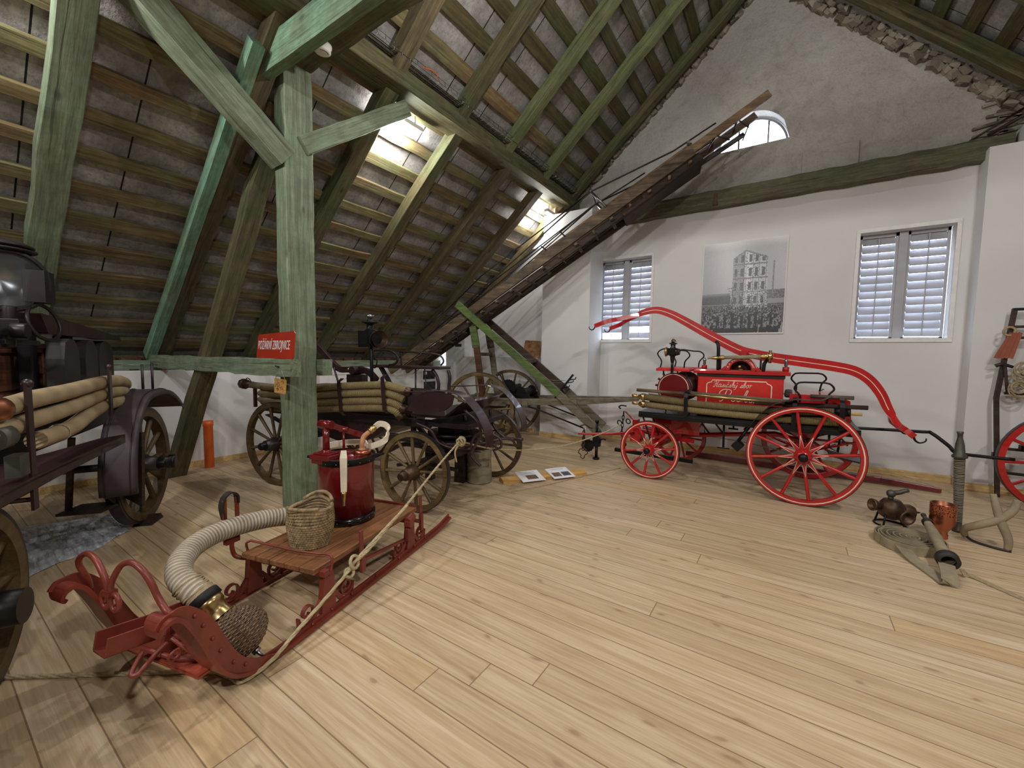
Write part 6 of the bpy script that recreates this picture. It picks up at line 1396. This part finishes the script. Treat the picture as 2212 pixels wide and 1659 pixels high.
# twisted wooden/leather tongs
yk = thing('carrying_yoke', 'worn grey canvas-covered crossed carrying frame standing on the floor at the right', 'yoke', (1.46, 4.90, 0))
m = MB(); m.tube(smoothpath([(-.14, .12, .03), (-.16, .06, .10), (-.10, .0, .17), (.0, -.02, .24), (.07, -.02, .33), (.10, .0, .42)], 6), lambda t: .022+.008*math.sin(PI*t), 10); m.tube(smoothpath([(-.03, .02, .44), (-.01, .0, .34), (.02, -.02, .22), (.06, -.03, .10), (.065, -.02, .0)], 6), lambda t: .020+.010*math.sin(PI*t), 10); m.build('arm', 'khaki_hose', yk)
m = MB(); m.tube(smoothpath([(-.14, .12, .03), (-.10, .05, .012), (.0, -.02, .010), (.08, -.04, .012)], 5), .010, 8); m.build('foot_bar', 'dark_metal', yk)
# third red vehicle at the right edge
rc = thing('red_cart', 'red spoked cart with a pole, cut off by the right edge of the photo', 'cart', (2.34, 6.32, 0), .05)
make_wheel(rc, 'wheel', (0, 0, .52), .52, 12, .052, .055, .078, .22, ('red', 'red', 'black_iron', 'dark_metal'), spoke=(.02, .015, .017), phase=.1); make_wheel(rc, 'wheel', (1.3, .0, .52), .52, 12, .052, .055, .078, .2, ('red', 'red', 'black_iron', 'dark_metal'), flip=True)
Kc = Kit(rc); m = MB(); m.cyl((0, 0, .52), (0.0, .5, .52), .022); m.b2((-.2, .1, .56), (.9, .16, .62)); m.b2((-.2, .4, .56), (.9, .46, .62)); Kc(m, 'chassis', 'black_iron')
m = MB(); m.tube([(-.55, -.7, .66), (.2, -.5, .64), (1., -.3, .64)], .020, 8); m.tube([(-.55, -.7, .66), (-.42, -.72, .60), (.3, -.7, .53)], .020, 8); Kc(m, 'shaft', 'black_iron')
m = MB(); m.tube(smoothpath([(-.16, -.28, .0), (-.15, -.3, .12), (-.08, -.3, .16), (.1, -.3, .15), (.5, -.3, .14)], 5), .022, 8); Kc(m, 'skid', 'old_wood')
# ladder rack with strap and rope at the right edge
lr = thing('hook_ladder', 'narrow dark hook ladder leaning on the white wall at the right edge', 'ladder', (2.0, 6.86, 0))
m = MB(); m.bar((.02, -.02, 0), (-.06, -.02, 1.12), .035, .05); m.bar((-.06, -.02, 1.10), (.02, .0, 2.10), .035, .055); m.bar((.42, -.02, 0), (.44, 0, 2.10), .035, .05); m.build('stringer', 'dark_wood', lr, .003)
for z, x in ((2.09, 0), (1.90, 0), (1.78, 0), (1.17, 0), (.55, 0), (.28, 0)): MB().b2((x, -.03, z-.014), (.44, .0, z+.014)).build('rung', 'dark_wood' if z < 2 else 'black_iron', lr)
MB().b2((-.05, -.05, .42), (.02, .0, .50)).build('bracket', 'black_iron', lr)
ax2 = thing('pick_axe', 'small dark pick axe head hanging on the hook ladder', 'axe', (1.95, 6.80, 1.44)); m = MB(); m.tube(smoothpath([(-.05, 0, .03), (.0, 0, .05), (.08, 0, .02)], 4), lambda t: .02-.004*t, 8); m.build('head', 'dark_metal', ax2); MB().tube([(.02, 0, .04), (.06, 0, -.28)], .014, 8).build('handle', 'dark_wood', ax2)
st_ = thing('canvas_strap', 'folded orange and cream striped webbing strap hanging on the hook ladder', 'strap', (1.98, 6.80, 1.56))
for k in range(4): MB().prism([(-.10+.035*k, 0), (-.065+.035*k, -.01), (.025+.022*k, .27), (.0+.022*k, .28)], .012+.004*(k % 2), (0, -.004*k, 0)).build('webbing', 'orange_strap', st_)
m = MB(); m.torus((0, .0, .29), .045, .012, (0, 1, 0), 16, 6); m.build('loop', 'rope_grey', st_)
m = MB(); R = random.Random(33)
for k in range(11): m.torus((2.13+R.uniform(-.07, .09), 6.79+R.uniform(-.015, .01), 1.33+R.uniform(-.12, .13)), R.uniform(.05, .09), .0095, (R.uniform(-.4, .4), 1, R.uniform(-.4, .4)), 20, 6)
tag(m.build('rope_coil', 'rope_grey'), 'tangled coil of grey rope hanging on the hook ladder', 'rope')
# rods leaning at the top right corner
m = MB(); m.tube([(1.62, 7.14, 4.09), (2.05, 7.1, 4.35)], .012, 6); m.tube([(1.75, 7.1, 4.10), (2.2, 6.9, 4.30)], .02, 6); tag(m.build('iron_rod', 'maroon'), 'two dark iron rods leaning in the top right corner above the beam', 'rod')

# ropes
rope('rope', [(-2.52, 2.87, .70), (-2.56, 2.6, .60), (-2.62, 2.33, .50), (-2.17, 1.95, .44), (-2.085, 1.50, .28), (-2.07, 1.42, .235), (-2.02, 1.23, .165), (-1.98, 1.05, .10), (-1.95, .92, .05), (-1.97, .80, .016), (-2.06, .78, .012), (-2.19, .728, .010), (-2.575, .433, .010), (-2.95, .15, .010), (-3.3, -.1, .010)][3:], .0105, 'long twisted cream rope along the sled runner and over the floor to the left')
rope('rope', [(-2.50, 2.88, .70), (-2.36, 2.45, .58), (-2.20, 2.0, .45), (-2.09, 1.58, .30), (-2.07, 1.43, .26)], .009, 'straight cream rope stretched from the maroon engine to the knot on the sled')
m = MB(); m.torus((-2.075, 1.455, .265), .035, .010, (.9, .3, .3), 18, 7); m.torus((-2.075, 1.42, .215), .024, .010, (.9, -.3, .5), 16, 7); tag(m.build('rope_knot', 'rope'), 'cream rope knot tied at the middle stanchion of the sled', 'knot')
m = MB(); R = random.Random(9)
for k in range(6): m.torus((-2.49+R.uniform(-.015, .015), 2.89+R.uniform(-.01, .01), .70+R.uniform(-.02, .02)), .032, .010, (R.uniform(-1, 1), R.uniform(-1, 1), R.uniform(-.6, .6)), 16, 7)
m.tube(smoothpath([(-2.50, 2.88, .68), (-2.53, 2.85, .60), (-2.52, 2.86, .50)], 4), .009, 6); tag(m.build('rope_knot', 'rope'), 'thick cream rope knot on the front of the maroon engine', 'knot')
rope('rope', [(-2.49, 2.90, .69), (-2.45, 3.3, .56), (-2.35, 3.9, .45), (-2.15, 4.5, .44), (-1.93, 5.0, .53), (-1.80, 5.3, .62)], .008, 'cream rope sagging from the maroon engine to the bright red engine')
rope('cord', [(-1.62, 5.7, .54), (-1.1, 5.9, .49), (-.46, 5.95, .45), (.3, 6.4, .27), (.93, 6.85, .14), (1.24, 6.88, .09), (1.65, 6.70, .008), (2.04, 6.39, .006), (2.4, 6.1, .006)], .0055, 'thin cream cord trailing behind the red engine along the floor to the right', 'cord')
rope('cord', [(-2.98, 2.95, .004), (-2.717, 3.259, .004), (-2.343, 3.95, .004), (-2.011, 4.884, .004), (-1.82, 5.38, .004)], .0042, 'thin tan cord lying on the floor in front of the two info sheets', 'cord', 'rope_grey')
# ================================================================ LIGHT AND CAMERA
w = D.worlds.new('World'); bpy.context.scene.world = w; w.use_nodes = True; nt = w.node_tree
bg = nt.nodes['Background']; bg.inputs[0].default_value = (.78, .86, 1, 1); bg.inputs[1].default_value = 14.0
WC = (1, .975, .945)
def bulb(loc, power, r=.07):
    l = D.lights.new('lamp_or_fill_light', 'POINT'); l.energy = power; l.color = WC; l.shadow_soft_size = r
    o = D.objects.new('lamp_or_fill_light', l); COL.objects.link(o); o.location = loc
bulb((-3.86, 3.35, 3.98), 75); bulb((-3.84, 6.62, 3.95), 42); bulb((-3.75, -.15, 3.98), 110)
bulb((-1.5, 2.48, 4.12), 85, .05); bulb((.1, 4.5, 6.3), 42, .06)
area('lamp_or_fill_light', (2.1, 3.2, 4.05), (1.2, 4, 0), (.3, .1), 40, WC)
area('lamp_or_fill_light', (2.1, -.3, 4.05), (0, 2.0, 0), (.3, .1), 85, WC)  # fill light, its fixture on the right purlin assumed and out of view
area('lamp_or_fill_light', (-1.6, -2.8, 4.2), (-1.6, 1.0, 0), (.8, .3), 110, WC)  # unseen fill light added behind the camera to brighten the left floor
yaw, pitch, roll = [math.radians(a) for a in (-33.80, 3.976, .936)]
f = V((math.sin(yaw)*math.cos(pitch), math.cos(yaw)*math.cos(pitch), -math.sin(pitch))); r = V((math.cos(yaw), -math.sin(yaw), 0)); u = r.cross(f)
r2 = r*math.cos(roll)+u*math.sin(roll); u2 = -r*math.sin(roll)+u*math.cos(roll)
cd = D.cameras.new('camera'); cam = D.objects.new('camera', cd); COL.objects.link(cam)
cd.sensor_fit = 'HORIZONTAL'; cd.sensor_width = 36; cd.lens = 892.3/2212*36; cd.clip_start = .05
cam.matrix_world = Matrix(((r2.x, u2.x, -f.x, 0), (r2.y, u2.y, -f.y, 0), (r2.z, u2.z, -f.z, 1.5), (0, 0, 0, 1)))
sc = bpy.context.scene; sc.camera = cam
sc.view_settings.view_transform = 'Standard'; sc.view_settings.look = 'None'; sc.view_settings.gamma = 1; sc.view_settings.exposure = 0.0
sc.view_settings.use_curve_mapping = False
